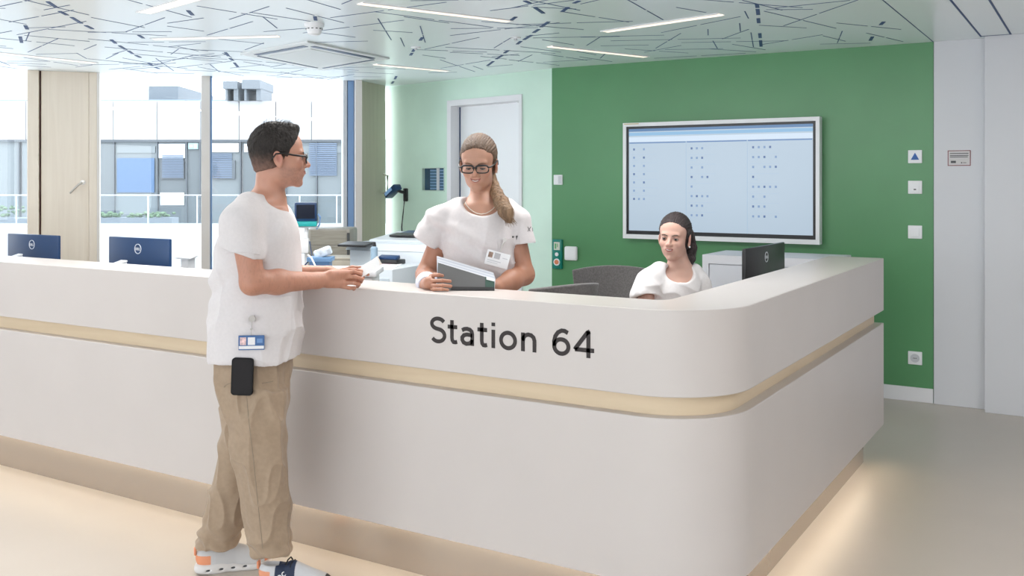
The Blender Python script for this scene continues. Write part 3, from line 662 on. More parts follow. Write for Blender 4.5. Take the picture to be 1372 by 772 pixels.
# wood-look filing unit with slatted shutters and its lower shelf
q = at_d(446, 345, 7.1); q2 = at_d(446, 305, 7.1)
t = empty('shutter_cabinet', (q.x, q.y, 0), YAW, 'grey wood-look shutter cabinet with rounded top in front of the window', 'cabinet')
hz = q2.z
MB().bx(-.155, .155, -.16, .16, 0, hz, bev=.02).build('body', wood_mat('ash_grey_wood', (.40, .38, .34), (.34, .32, .28)), t, smooth=40)
for k in range(3): MB().bx(-.130, .128, -.166, -.158, hz - .118 - k * .115, hz - .012 - k * .115, bev=.003).build('shutter_slat', mat('grey_slat', (.33, .31, .26) if k % 2 else (.33, .31, .26), .5, noise=(8, .12, (1, 1, 14))), t)
MB().bx(.132, .150, -.170, -.158, .02, hz - .03, bev=.003).build('side_rail', M_dgrey, t)
q = at_d(455, 346, 6.35)
t = empty('wooden_shelf_unit', (q.x, q.y, 0), YAW, 'low pale wood unit in front of the grey shutter cabinet', 'shelf')
MB().bx(-.13, .10, -.12, .12, 0, q.z, bev=.004).build('body', wood_mat('sand_wood', (.50, .46, .38), (.44, .40, .33)), t)
MB().bx(-.135, .105, -.125, .125, q.z, q.z + .012, bev=.003).build('top', MATS['sand_wood'], t)
# white trolley with blue dispenser
q = at_d(430, 360, 4.95); tz = q.z
t = empty('white_trolley', (q.x, q.y, 0), YAW, 'white trolley behind the man carrying a blue box of gloves', 'trolley')
MB().bx(-.16, .30, -.14, .16, tz - .03, tz, bev=.006).build('top', M_desk, t, smooth=40)
MB().bx(-.14, .28, -.12, .14, .12, tz - .035, bev=.006).build('body', M_wplast, t, smooth=40)
for k in range(3): dd = MB().bx(-.13, .27, -.128, -.119, .15 + k * .28, .40 + k * .28, bev=.003).build('drawer', M_desk, t); MB().bx(.0, .14, -.145, -.128, .36 + k * .28, .375 + k * .28, bev=.003).build('handle', M_alu, dd)
for sx in (-.11, .25):
    for sy_ in (-.09, .11): MB().cyl((sx - .012, sy_, .04), (sx + .012, sy_, .04), .04, n=20).cyl((sx, sy_, .06), (sx, sy_, .13), .008, n=10).build('caster', M_dgrey, t, smooth=40)
tm = Matrix.Translation(t.location) @ Matrix.Rotation(YAW, 4, 'Z')
b0 = tm @ Vector((.0, .0, tz))
t = empty('glove_box', b0, YAW, 'blue dispenser box with a pale printed packet on top', 'box')
MB().box((0, 0, .022), (.10, .09, .044), bev=.004).build('body', mat('dispenser_blue', (.06, .14, .27), .45), t, smooth=40); MB().box((0, 0, .050), (.125, .105, .022), bev=.004).build('rim', mat('dispenser_rim', (.11, .22, .38), .45), t, smooth=40)
pk = MB().box((.01, 0, .083), (.085, .07, .045), rot=Matrix.Rotation(-.35, 3, 'Y'), bev=.010).build('packet', mat('packet_print', (.55, .62, .70), .5, noise=(30, .35)), t, smooth=40)
MB().tube([(-.055, -.055, .075), (-.035, -.065, .06), (-.012, -.07, .015), (-.005, -.08, .003)], .004).build('cable', M_wplast, t, smooth=40)

# ------------------------------------------------------------ courtyard and the building across it
M_fac = mat('facade_white_panel', (.44, .44, .45), .6)
M_fjoint = mat('facade_joint', (.30, .32, .35), .7)
M_fglass = mat('facade_window_grey', (.135, .155, .165), .35)
M_fglass2 = mat('facade_window_pale', (.19, .215, .225), .35)
M_fframe = mat('facade_window_frame', (.11, .125, .14), .5)
def R3(px, d): return (px - 686) / FPX * d
def Z3(py, d): return HC - (py - HY) / FPX * d
ob = empty('office_building', (*W(R3(300, 30), 30)[:2], -4), YAW, 'white panelled building with ribbon windows across the courtyard', 'building')
OX, OZ = R3(300, 30), -4
def fb(mb, p0, p1, y0, y1, n0=0.0, n1=.05, d=30): return mb.bx(R3(p0, d) - OX, R3(p1, d) - OX, n0, n1, Z3(y1, d) - OZ, Z3(y0, d) - OZ)
MB().bx(R3(-260, 30) - OX, R3(640, 30) - OX, .05, 8, 0, Z3(135, 30) - OZ).build('body', M_fac, ob)
edges = [-260, -190, -120, -60, 0, 38, 100, 154.5, 212.5, 271, 322, 371, 418.5, 466, 520, 580, 640]
for a, b in zip(edges, edges[1:]): fb(MB(), a + .5, b - .5, 136, 187.5, -.15, .05).build('wall_panel', M_fac, ob)
fb(MB(), -260, 640, 137, 187, .0, .04).build('joint_backing', M_fjoint, ob)
fb(MB(), -260, 640, 187.5, 190.5, -.12, .05).build('window_head', M_fframe, ob)
wins = [(-200, -60, 0), (-55, 26, 0), (30, 130, 0), (134, 153, 1), (155, 211, 0), (213, 250, 2), (251, 268, 1), (283, 322, 0), (326, 358, 2), (360, 383, 1), (384, 424, 0), (426, 460, 0), (462, 560, 0)]
M_fwhite = mat('facade_white_blind', (.62, .64, .66), .5)
for a, b, k in wins:
    f_ = fb(MB(), a, b, 190.5, 300, -.02, .05).build('window', [M_fglass2, M_fglass, M_fglass][k], ob)
    if k == 0 and a > 30: fb(MB(), a + 2, b - 2, 196, 205, -.06, -.02).build('blind', M_fglass2, f_)
    fb(MB(), b, b + 1.6, 190, 300, -.1, .05).build('window_post', M_fframe, ob)
for a, b, y0, y1, m in ((158, 208, 212, 258, mat('blue_notice', (.07, .14, .26), .5)), (214, 249, 193, 212, M_fwhite), (284, 321, 192, 204, M_fwhite), (216, 248, 216, 240, M_fframe), (216, 248, 258, 275, M_fwhite), (328, 356, 193, 204, M_fwhite), (292, 316, 215, 240, M_fframe)):
    fb(MB(), a, b, y0, y1, -.09, -.04).build('window_panel', m, ob)
lv = MB()
for k in range(17): fb(lv, 415, 452, 192 + k * 2.6, 193.6 + k * 2.6, -.10, -.05)
for k in range(14): fb(lv, 283, 312, 206 + k * 2.4, 207.3 + k * 2.4, -.10, -.05)
for k in range(14): fb(lv, 219, 247, 208 + k * 2.2, 209.2 + k * 2.2, -.12, -.09)
lv.build('louvre', mat('louvre_blue', (.15, .20, .28), .5), ob)
ex = fb(MB(), 254, 267, 192, 200, -.12, -.05).build('exit_sign', mat('exit_sign_panel', (.30, .42, .42), .5), ob)
fb(fb(MB(), 256, 260, 195, 197.5, -.14, -.12), 262, 265.5, 193.5, 199, -.14, -.12).build('pictogram', M_fwhite, ex)
# roof volumes and plant
rf = MB(); fb(rf, 134, 179, 98, 122, 4, 8); rf.build('roof_volume', mat('roof_grey', (.16, .185, .21), .6), ob)
rw = MB(); fb(rw, 178, 640, 110, 136, 5, 8)
st = MB(); fb(st, -260, 271, 122.5, 126, 3, 4); fb(st, 176, 205, 123.5, 131, 2.9, 3.1); fb(st, 208, 246, 125.5, 132, 2.9, 3.1); fb(st, 248, 270, 127, 133, 2.9, 3.1); fb(st, 283, 345, 130, 134.5, 2.9, 3.1); rw.bm.free()
st.build('roof_parapet_glazing', mat('parapet_glazing', (.26, .32, .37), .5), ob)
for a, b in ((305, 324), (330, 354)):
    hv = fb(MB(), a, b, 111 if a < 320 else 109, 121, -.5, 1.2).build('roof_plant', mat('roof_plant_grey', (.17, .19, .21), .6), ob)
    fb(fb(MB(), a + 2, a + 5, 120, 136, -.4, 1.0), b - 6, b, 120, 136, -.4, 1.0).build('plant_frame', MATS['roof_plant_grey'], hv)
ra = MB()
for k in range(5): fb(ra, 3, 17, 97 + k * 6, 98.5 + k * 6, -.3, -.2)
fb(ra, 3, 5, 92, 125, -.3, -.2); fb(ra, 15, 17, 92, 125, -.3, -.2); fb(ra, -200, 38, 123, 125, -.3, -.2)
ra.build('roof_ladder', M_lgrey, ob)
# terrace wall with glass balustrade
tb = empty('terrace_wall', (*W(R3(300, 22), 22)[:2], -4), YAW, 'low white terrace wall with planters and a glass balustrade in the courtyard', 'wall')
OX2 = R3(300, 22)
def gb(mb, p0, p1, y0, y1, n0=0.0, n1=.05, d=22): return mb.bx(R3(p0, d) - OX2, R3(p1, d) - OX2, n0, n1, Z3(y1, d) + 4, Z3(y0, d) + 4)
gb(MB(), -300, 640, 300, 345, 0, .4).build('parapet', mat('terrace_white', (.38, .39, .40), .6), tb)
MB().bx(R3(-300, 22) - OX2, R3(640, 22) - OX2, .02, .4, 0, Z3(345, 22) + 4).build('base', MATS['terrace_white'], tb)
gb(MB(), -300, 640, 261, 262.2, .1, .14).build('handrail', M_lgrey, tb)
for x in (-60, 18.5, 130, 196, 262, 330, 400, 450, 520): gb(MB(), x - .6, x + .6, 262, 300, .1, .14).build('post', M_lgrey, tb)
gb(MB(), -300, 640, 263, 300, .11, .12).build('glass_panel', glass_mat('balustrade_glass', (.84, .88, .90), .03), tb)
# planters with low greenery on the terrace behind the glass
random.seed(5)
pb = empty('planter_row', (*W(R3(120, 24), 24)[:2], 0), YAW, 'long planter with low green plants behind the glass balustrade', 'planter')
OX3 = R3(120, 24)
MB().bx(R3(-260, 24) - OX3, R3(230, 24) - OX3, 0, .5, -.2, Z3(292, 24)).build('planter_box', mat('planter_grey', (.30, .32, .35), .7), pb)
fo = MB()
for k in range(420):
    x = random.uniform(R3(-240, 24), R3(225, 24)) - OX3; h = random.uniform(.02, .13) * (2.2 if x < R3(38, 24) - OX3 else .9)
    fo.sph((x, random.uniform(.05, .45), Z3(292, 24) + h), random.uniform(.03, .07), (1, 1, .7), u=6, v=5)
tag(fo.build('foliage', mat('planter_green', (.16, .24, .13), .8, noise=(20, .4)), pb), kind='stuff')
struct(MB().bx(-60, 40, 8, 60, -4.1, -4.0).build('ground_courtyard', mat('courtyard_paving', (.65, .65, .63), .8)))
from mathutils.bvhtree import BVHTree

# ------------------------------------------------------------ organic surfaces: smooth unions of bodies sampled on a grid
def rotm(ax, deg): return np.array(Matrix.Rotation(math.radians(deg), 3, ax))
class Field:
    def __init__(s, lo, hi, h):
        s.lo = np.array(lo, float); s.h = h; s.n = np.ceil((np.array(hi) - s.lo) / h).astype(int) + 1
        s.v = np.full(s.n, .06, np.float32)
    def _sub(s, lo, hi):
        a = np.maximum(np.floor((np.array(lo) - s.lo) / s.h).astype(int), 0); b = np.minimum(np.ceil((np.array(hi) - s.lo) / s.h).astype(int) + 1, s.n)
        if (b <= a).any(): return None
        sl = tuple(slice(x, y) for x, y in zip(a, b))
        g = [(s.lo[i] + s.h * np.arange(a[i], b[i])).astype(np.float32) for i in range(3)]
        return sl, g[0][:, None, None], g[1][None, :, None], g[2][None, None, :]
    def _put(s, sl, d, k, sub=False):
        a = s.v[sl]
        if sub: a = -a
        if k > 0:
            hh = np.maximum(k - np.abs(a - d), 0) / k; r = np.minimum(a, d) - hh * hh * k * .25
        else: r = np.minimum(a, d)
        s.v[sl] = -r if sub else r
    def ell(s, c, r, k=.01, R=None, sub=False):
        c = np.array(c, float); r = np.array(r, float); m = r.max() + k + 3 * s.h
        q = s._sub(c - m, c + m)
        if q is None: return s
        sl, X, Y, Z = q; X = X - c[0]; Y = Y - c[1]; Z = Z - c[2]
        if R is not None: X, Y, Z = [X * R[0, i] + Y * R[1, i] + Z * R[2, i] for i in range(3)]
        k0 = np.sqrt((X / r[0]) ** 2 + (Y / r[1]) ** 2 + (Z / r[2]) ** 2); k1 = np.sqrt((X / r[0] ** 2) ** 2 + (Y / r[1] ** 2) ** 2 + (Z / r[2] ** 2) ** 2) + 1e-6
        s._put(sl, (k0 * (k0 - 1) / k1).astype(np.float32), k, sub); return s
    def cap(s, a, b, ra, rb=None, k=.01, sub=False):
        a = np.array(a, float); b = np.array(b, float); rb = ra if rb is None else rb; m = max(ra, rb) + k + 3 * s.h
        q = s._sub(np.minimum(a, b) - m, np.maximum(a, b) + m)
        if q is None: return s
        sl, X, Y, Z = q; X = X - a[0]; Y = Y - a[1]; Z = Z - a[2]; d = b - a; L2 = max((d * d).sum(), 1e-9)
        t = np.clip((X * d[0] + Y * d[1] + Z * d[2]) / L2, 0, 1)
        s._put(sl, (np.sqrt((X - t * d[0]) ** 2 + (Y - t * d[1]) ** 2 + (Z - t * d[2]) ** 2) - (ra + (rb - ra) * t)).astype(np.float32), k, sub); return s
    def chain(s, pts, rs, k=.01):
        for i in range(len(pts) - 1): s.cap(pts[i], pts[i + 1], rs[i], rs[i + 1], k)
        return s
    def column(s, keys, k=.01, rz=0.0, e=2.3, sub=False, round_=.02):
        """keys: (z, cx, cy, ax, ay) going up or down; elliptic column along z, turned rz degrees"""
        K = np.array(sorted(keys)); z0, z1 = K[0, 0], K[-1, 0]; mr = max(K[:, 3].max(), K[:, 4].max()) + k + 3 * s.h
        q = s._sub((K[:, 1].min() - mr, K[:, 2].min() - mr, z0 - k - 3 * s.h), (K[:, 1].max() + mr, K[:, 2].max() + mr, z1 + k + 3 * s.h))
        if q is None: return s
        sl, X, Y, Z = q; zz = Z.ravel(); zi = np.linspace(z0, z1, 60)
        def sm(c):
            v = np.interp(zi, K[:, 0], K[:, c]); p_ = np.pad(v, 3, mode='edge'); return np.convolve(p_, np.ones(7) / 7, 'valid')
        cx, cy, ax, ay = [np.interp(zz, zi, sm(c))[None, None, :].astype(np.float32) for c in (1, 2, 3, 4)]
        cr, sr = math.cos(math.radians(rz)), math.sin(math.radians(rz)); U = (X - cx) * cr + (Y - cy) * sr; V = -(X - cx) * sr + (Y - cy) * cr
        rad = (np.abs(U / ax) ** e + np.abs(V / ay) ** e) ** (1 / e)
        d = (rad - 1) * np.minimum(ax, ay); dz = np.maximum(Z - z1, z0 - Z) + 0 * d
        o = np.maximum(d, dz) if round_ <= 0 else (lambda a, b: np.maximum(a, b) + (np.maximum(round_ - np.abs(a - b), 0) / round_) ** 2 * round_ * .25)(d, dz)
        s._put(sl, o.astype(np.float32), k, sub); return s
    def plane(s, p_, n_, k=.003, lo=None, hi=None):
        """keep the side behind the plane"""
        n_ = np.array(n_, float); n_ /= np.linalg.norm(n_); q = s._sub(s.lo if lo is None else lo, s.lo + s.h * s.n if hi is None else hi); sl, X, Y, Z = q
        d = ((X - p_[0]) * n_[0] + (Y - p_[1]) * n_[1] + (Z - p_[2]) * n_[2]).astype(np.float32)
        a = s.v[sl]; hh = np.maximum(k - np.abs(a - d), 0) / k; s.v[sl] = np.maximum(a, d) + hh * hh * k * .25; return s
    def mesh(s):
        v = s.v; ins = v < 0
        cnt = np.zeros(np.array(v.shape) - 1, np.uint8)
        for i in (0, 1):
            for j in (0, 1):
                for k in (0, 1): cnt += ins[i:v.shape[0] - 1 + i, j:v.shape[1] - 1 + j, k:v.shape[2] - 1 + k]
        I = np.argwhere((cnt > 0) & (cnt < 8)); idm = np.full(cnt.shape, -1, np.int32); idm[tuple(I.T)] = np.arange(len(I))
        acc = np.zeros((len(I), 3)); num = np.zeros(len(I))
        C = [(i, j, k) for i in (0, 1) for j in (0, 1) for k in (0, 1)]
        for a in C:
            for ax in range(3):
                if a[ax]: continue
                b = list(a); b[ax] = 1
                va = v[I[:, 0] + a[0], I[:, 1] + a[1], I[:, 2] + a[2]]; vb = v[I[:, 0] + b[0], I[:, 1] + b[1], I[:, 2] + b[2]]
                m = (va < 0) != (vb < 0); t = np.where(m, va / np.where(m, va - vb, 1), 0)
                p_ = np.array(a, float)[None, :] + 0 * acc; p_[:, ax] += t; acc += p_ * m[:, None]; num += m
        P_ = s.lo + s.h * (I + acc / num[:, None])
        F = []
        for ax in range(3):
            sh = [slice(None)] * 3; sa = list(sh); sb = list(sh); sa[ax] = slice(0, -1); sb[ax] = slice(1, None)
            A, B = ins[tuple(sa)], ins[tuple(sb)]
            for flip, M_ in ((False, A & ~B), (True, ~A & B)):
                E_ = np.argwhere(M_); o1, o2 = [(1, 2), (2, 0), (0, 1)][ax]
                E_ = E_[(E_[:, o1] > 0) & (E_[:, o2] > 0) & (E_[:, o1] < v.shape[o1] - 1) & (E_[:, o2] < v.shape[o2] - 1)]
                q = []
                for d1, d2 in ((-1, -1), (0, -1), (0, 0), (-1, 0)):
                    e_ = E_.copy(); e_[:, o1] += d1; e_[:, o2] += d2; q.append(idm[e_[:, 0], e_[:, 1], e_[:, 2]])
                q = np.stack(q, 1); F.append(q[:, ::-1] if flip else q)
        return P_, np.concatenate(F)
_rng = np.random.RandomState(3); _LAT = _rng.rand(32, 32, 32).astype(np.float32) * 2 - 1
def vnoise(P_):
    i = np.floor(P_).astype(int); f = P_ - i; f = f * f * (3 - 2 * f); r = 0
    for a in (0, 1):
        for b in (0, 1):
            for c in (0, 1):
                w_ = (f[:, 0] if a else 1 - f[:, 0]) * (f[:, 1] if b else 1 - f[:, 1]) * (f[:, 2] if c else 1 - f[:, 2])
                r = r + w_ * _LAT[(i[:, 0] + a) % 32, (i[:, 1] + b) % 32, (i[:, 2] + c) % 32]
    return r
def normals(P_, F):
    n = np.cross(P_[F[:, 2]] - P_[F[:, 0]], P_[F[:, 3]] - P_[F[:, 1]]); N = np.zeros_like(P_)
    for i in range(4): np.add.at(N, F[:, i], n)
    return N / (np.linalg.norm(N, axis=1, keepdims=True) + 1e-12)
def relax(P_, F, it=2, lam=.5):
    for _ in range(it):
        S_ = np.zeros_like(P_); c = np.zeros(len(P_))
        for i in range(4):
            for j in ((i + 1) % 4,):
                np.add.at(S_, F[:, i], P_[F[:, j]]); np.add.at(c, F[:, i], 1); np.add.at(S_, F[:, j], P_[F[:, i]]); np.add.at(c, F[:, j], 1)
        P_ = P_ + lam * (S_ / np.maximum(c, 1)[:, None] - P_)
    return P_
def organic(name, fld, m, parent, disp=None, color=None, it=2, P0=None):
    P_, F = fld.mesh(); P_ = relax(P_, F, it)
    if disp is not None: N = normals(P_, F); P_ = P_ + N * disp(P_, N)[:, None]
    me = bpy.data.meshes.new(name)
    me.vertices.add(len(P_)); me.vertices.foreach_set('co', P_.astype(np.float32).ravel())
    me.loops.add(F.size); me.loops.foreach_set('vertex_index', F.astype(np.int32).ravel())
    me.polygons.add(len(F)); me.polygons.foreach_set('loop_start', np.arange(0, F.size, 4, dtype=np.int32)); me.polygons.foreach_set('loop_total', np.full(len(F), 4, np.int32))
    me.update(calc_edges=True); me.validate(); me.polygons.foreach_set('use_smooth', [True] * len(me.polygons))
    if color is not None:
        c = color(P_); at = me.color_attributes.new('Col', 'FLOAT_COLOR', 'POINT'); at.data.foreach_set('color', np.concatenate([c, np.ones((len(c), 1))], 1).astype(np.float32).ravel())
    return link(name, me, m, parent)
def sstep(a, b, x): t = np.clip((x - a) / (b - a), 0, 1); return t * t * (3 - 2 * t)
def folds(amp, st, ph=0.0, sharp=1.0, st2=None):
    st = np.array(st, float)
    def f(P_, N=None):
        n = vnoise(P_ * st + ph + .35 * vnoise(P_ * 3)[:, None]); r = np.clip(1 - np.abs(n) * 3.0, 0, 1) ** 1.6 * 1.3 - .35
        return amp * r + amp * .35 * vnoise(P_ * st * 2.3 + ph + 7)
    return f

class Head:
    """axes: x to the person's right, y out of the face, z up; o = point between the ears"""
    def __init__(s, o, fwd, up=(0, 0, 1), k=1.0):
        f = Vector(fwd).normalized(); r = f.cross(Vector(up)).normalized(); u = r.cross(f)
        s.R = np.array([[r.x, f.x, u.x], [r.y, f.y, u.y], [r.z, f.z, u.z]]); s.o = np.array(o, float); s.k = k
        s.M = Matrix([[*(s.R[i] * k), s.o[i]] for i in range(3)] + [[0, 0, 0, 1]])
    def p(s, *q): return s.o + s.R @ (np.array(q) * s.k)
    def loc(s, P_): return (P_ - s.o) @ s.R / s.k
    def e(s, F, c, r, k=.01, sub=False, R=None): F.ell(s.p(*c), np.array(r) * s.k, k * s.k, s.R if R is None else s.R @ R, sub)
    def c(s, F, a, b, ra, rb=None, k=.01, sub=False): F.cap(s.p(*a), s.p(*b), ra * s.k, (ra if rb is None else rb) * s.k, k * s.k, sub)
    def skull(s, F, fem=False, jaw=0.0, smile=0.0, lids=0.0, open_=0.0, neck=None):
        e, c = s.e, s.c
        e(F, (0, -.012, .045), (.074, .094, .080)); e(F, (0, .04, .045), (.064, .048, .056), .02)
        e(F, (0, .034, -.02), (.061, .060, .078), .02)
        jw = .041 + jaw if fem else .053
        e(F, (0, .034, -.066), (jw, .048, .036), .02); e(F, (0, .074, -.092), (.018 if fem else .023, .017, .016), .018)
        for q in (-1, 1):
            e(F, (q * (.035 + jaw if fem else .046), .000, -.052), (.015, .026, .030), .02)
            e(F, (q * .037, .062, -.017), (.022, .022, .018), .018)
        e(F, (0, .081, .026), (.048, .012, .011), .014)
        for q in (-1, 1): e(F, (q * .0305, .098, .003), (.0185, .016, .0125), .012, sub=True)
        c(F, (0, .086, .016), (0, .108, -.020), .0065, .0085, .010); e(F, (0, .1105, -.024), (.0105, .0105, .0095), .008)
        for q in (-1, 1): e(F, (q * .0115, .099, -.0265), (.0075, .010, .0075), .006)
        for q in (-1, 1): e(F, (q * .006, .104, -.0355), (.0035, .0045, .004), .002, sub=True)
        e(F, (0, .078, -.050), (.027, .018, .022), .018)
        c(F, (-.014, .0900, -.0475), (.014, .0900, -.0475), .0050, .0050, .008); c(F, (-.010, .0890, -.0585 - open_), (.010, .0890, -.0585 - open_), .0055, .0055, .008)
        if smile:
            for q in (-1, 1): e(F, (q * .038, .066, -.028), (.014, .014, .012), .012)
        # lids around the eyeballs
        for q in (-1, 1):
            e(F, (q * .0305, .0755, .003), (.0155, .0140, .0125), .003)
            oy = -.001 - .004 * lids; hh = .0046 * (1 - .62 * lids)
            e(F, (q * .0305, .0905, .003 + oy), (.0125, .0100, hh), .0015, sub=True)
        # ears
        for q in (-1, 1):
            Re = rotm('X', 12) @ rotm('Z', -q * 18)
            e(F, (q * .0765, -.006, -.002), (.0075, .018, .0305), .006, R=Re); e(F, (q * .0860, -.003, .003), (.0065, .0105, .018), .003, sub=True, R=Re)
            e(F, (q * .0745, .001, -.027), (.0055, .009, .010), .006)
    def color(s, base, lipc, beard=0.0, blush=.25, scalp=None):
        base = np.array(base); lipc = np.array(lipc)
        def f(P_):
            L = s.loc(P_); x, y, z = L.T; c = np.tile(base, (len(P_), 1)); n = vnoise(P_ * 60)[:, None] * .04 + vnoise(P_ * 14)[:, None] * .05
            c = c * (1 + n)
            inh = (np.linalg.norm(L, axis=1) < .16)
            lw = (np.clip(1 - (np.abs(x) / .0235) ** 2, 0, 1) * sstep(-.0640, -.0600, z) * (1 - sstep(-.0445, -.0425, z)) * (y > .074) * inh)
            lw = lw * .35; c = c * (1 - lw[:, None]) + lipc * lw[:, None]
            bl = blush * np.exp(-((np.abs(x) - .042) ** 2 + (y - .068) ** 2 + (z + .02) ** 2) / .018 ** 2) + blush * .9 * np.exp(-(x ** 2 + (y - .112) ** 2 + (z + .024) ** 2) / .013 ** 2)
            bl += blush * 1.2 * np.exp(-((np.abs(x) - .082) ** 2 + (y + .0) ** 2 + (z) ** 2) / .022 ** 2)
            c = c * (1 - bl[:, None] * np.array([.02, .34, .32]))
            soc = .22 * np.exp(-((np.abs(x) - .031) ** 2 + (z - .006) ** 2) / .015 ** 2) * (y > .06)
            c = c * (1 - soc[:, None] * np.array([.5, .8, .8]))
            if beard:
                bd = sstep(.0, .02, -z - .02 + .0 * y) * sstep(-.01, .02, y) * (1 - sstep(-.115, -.135, z)) * inh * (1 - lw) * beard * (.8 + .4 * vnoise(P_ * 260))
                c = c * (1 - np.clip(bd, 0, 1)[:, None] * np.array([.32, .30, .26]))
            ear_shade = np.exp(-(((np.abs(x) - .081) / .008) ** 2 + ((y + .003) / .010) ** 2 + ((z - .003) / .016) ** 2)); c = c * (1 - ear_shade[:, None] * np.array([.15, .28, .25]))  # shading of the ear hollow put into the skin colour
            return np.clip(c, 0, 1)
        return f
    def seat(s, body):
        inv = s.M.inverted(); me = body.data
        s.t = BVHTree.FromPolygons([inv @ v.co for v in me.vertices], [tuple(q.vertices) for q in me.polygons])
    def on(s, x, z, lift=0.0, y=None):
        h = s.t.ray_cast(Vector((x, .2, z)), Vector((0, -1, 0))); p_ = h[0] if h[0] is not None else Vector((x, .09, z))
        return (p_.x, p_.y + lift, p_.z)
    def face_parts(s, body, parent, brow, skin, lip, iris=(.12, .2, .25), gaze=(0, 0), browz=.0, smile=.5, open_=.0, upper=20, lower=-24, lash=.0010, fem=False, brow_r=1.0, mw=.0235):
        s.seat(body)
        Mw = mat('eye_white', (.55, .52, .50), .15); Mi_ = mat('iris_%d' % int(iris[0] * 1000), iris, .1)
        Ml = mat('lid_skin_%d' % int(skin[0] * 1000), skin, .5); Mlip = mat('lip_%d' % int(lip[0] * 1000), lip, .38); Mlash = mat('lash_dark', (.02, .014, .012), .7)
        for q in (-1, 1):
            c0 = Vector((q * .0305, .0765, .003))
            ey = MB().sph(c0, .0122, u=24, v=16).build('eye', Mw, parent, smooth=180, M=s.M)
            d = Vector((gaze[0], 1, gaze[1])).normalized(); tq = d.to_track_quat('Z', 'Y').to_matrix()
            MB().sph(c0 + d * .0058, .0075, (1, 1, .98), u=24, v=16, rot=tq).build('iris', Mi_, ey, smooth=180, M=s.M)
            MB().sph(c0 + d * .0094, .0043, (1, 1, .98), u=18, v=12, rot=tq).build('pupil', M_black, ey, smooth=180, M=s.M)
            for nm, ang, sg in (('upper_eyelid', upper, 1), ('lower_eyelid', lower, -1)):
                mb = MB().sph((0, 0, 0), .0136, u=32, v=24); a = math.radians(ang); n_ = Vector((0, -math.sin(a), math.cos(a))) * sg
                bmesh.ops.bisect_plane(mb.bm, geom=list(mb.bm.verts) + list(mb.bm.edges) + list(mb.bm.faces), plane_co=(0, 0, 0), plane_no=n_, clear_inner=True)
                bmesh.ops.translate(mb.bm, verts=mb.bm.verts, vec=c0)
                mb.build(nm, Ml, parent, smooth=180, M=s.M)
                if sg > 0 or fem:
                    arc = []
                    for k in range(13):
                        t_ = math.radians(-62 + 124 * k / 12); r_ = .0139
                        arc.append(c0 + Vector((r_ * math.sin(t_), r_ * math.cos(t_) * math.cos(a), r_ * math.cos(t_) * math.sin(a))))
                    MB().tube(arc, [(lash if sg > 0 else lash * .45) * (.5 + math.sin(math.pi * k / 12)) for k in range(13)], n=6).build('eyelashes', Mlash, parent, smooth=80, M=s.M)
            bz = ((.012, .0190), (.018, .0215), (.025, .0235), (.033, .0245), (.040, .0230), (.046, .0195))
            MB().tube([s.on(q * x, z + browz, -.0004) for x, z in bz], [r_ * brow_r for r_ in (.0018, .0024, .0026, .0024, .0018, .0008)], n=8).build('eyebrow', brow, parent, smooth=60, M=s.M)
        w_ = mw; N_ = 14; zu = lambda x: -.0500 + .0065 * smile * (abs(x) / w_) ** 1.7
        up, lo, mid = [], [], []
        for k in range(N_ + 1):
            x = -w_ + 2 * w_ * k / N_; f = math.sqrt(max(0, 1 - (x / w_) ** 2)); cup = .0012 * math.exp(-((abs(x) - .005) / .003) ** 2)
            up.append((*s.on(x, zu(x) + .0016 * f + cup, .0002),)); lo.append((*s.on(x, zu(x) - (.0045 + 1.7 * open_) * f, .0004),)); mid.append((*s.on(x, zu(x) - (.0012 + .75 * open_) * f, -.0003 if not open_ else .0003),))
        ru = [.0005 + .0019 * math.sqrt(max(0, 1 - (p_[0] / w_) ** 2)) for p_ in up]; rl = [.0005 + .0028 * math.sqrt(max(0, 1 - (p_[0] / w_) ** 2)) for p_ in lo]
        MB().tube(up, ru, n=10).tube(lo, rl, n=10).build('lips', Mlip, parent, smooth=180, M=s.M)
        MB().tube(mid, [.0004 + (.0009 + open_ * .9) * math.sqrt(max(0, 1 - (p_[0] / w_) ** 2)) for p_ in mid], n=8).build('mouth_opening', mat('mouth_dark', (.16, .04, .035), .6), parent, smooth=180, M=s.M)
        if open_:
            tt = [(*s.on(x, zu(x) - .0016 - .35 * open_, .0030),) for x in (-.014, -.009, -.004, 0, .004, .009, .014)]
            MB().tube(tt, [.0008, .0016, .0019, .0020, .0019, .0016, .0008], n=8).build('teeth', mat('teeth_white', (.72, .69, .64), .3), parent, smooth=180, M=s.M)
    def glasses(s, parent, m, thick=.0018, hw=.0245, hh=.0165, tt=1.0):
        fr = MB(); lens = []
        for q in (-1, 1):
            cx, cz = q * .0315, .000; pts = []
            for k in range(33):
                a = 2 * math.pi * k / 32; ca, sa = math.cos(a), math.sin(a); e = .62
                x = cx + hw * math.copysign(abs(ca) ** e, ca); z = cz + hh * math.copysign(abs(sa) ** e, sa); y = .1035 - .10 * max(0, abs(x) - .02)
                pts.append((x, y, z))
            fr.tube(pts, [thick * (1.35 if p[2] > .004 else .9) for p in pts], n=8, caps=False)
            lens.append(pts)
        fr.tube([(-.0085, .1035, .004), (-.004, .107, .007), (.004, .107, .007), (.0085, .1035, .004)], thick * 1.1)
        g = fr.build('glasses', m, parent, smooth=60, M=s.M)
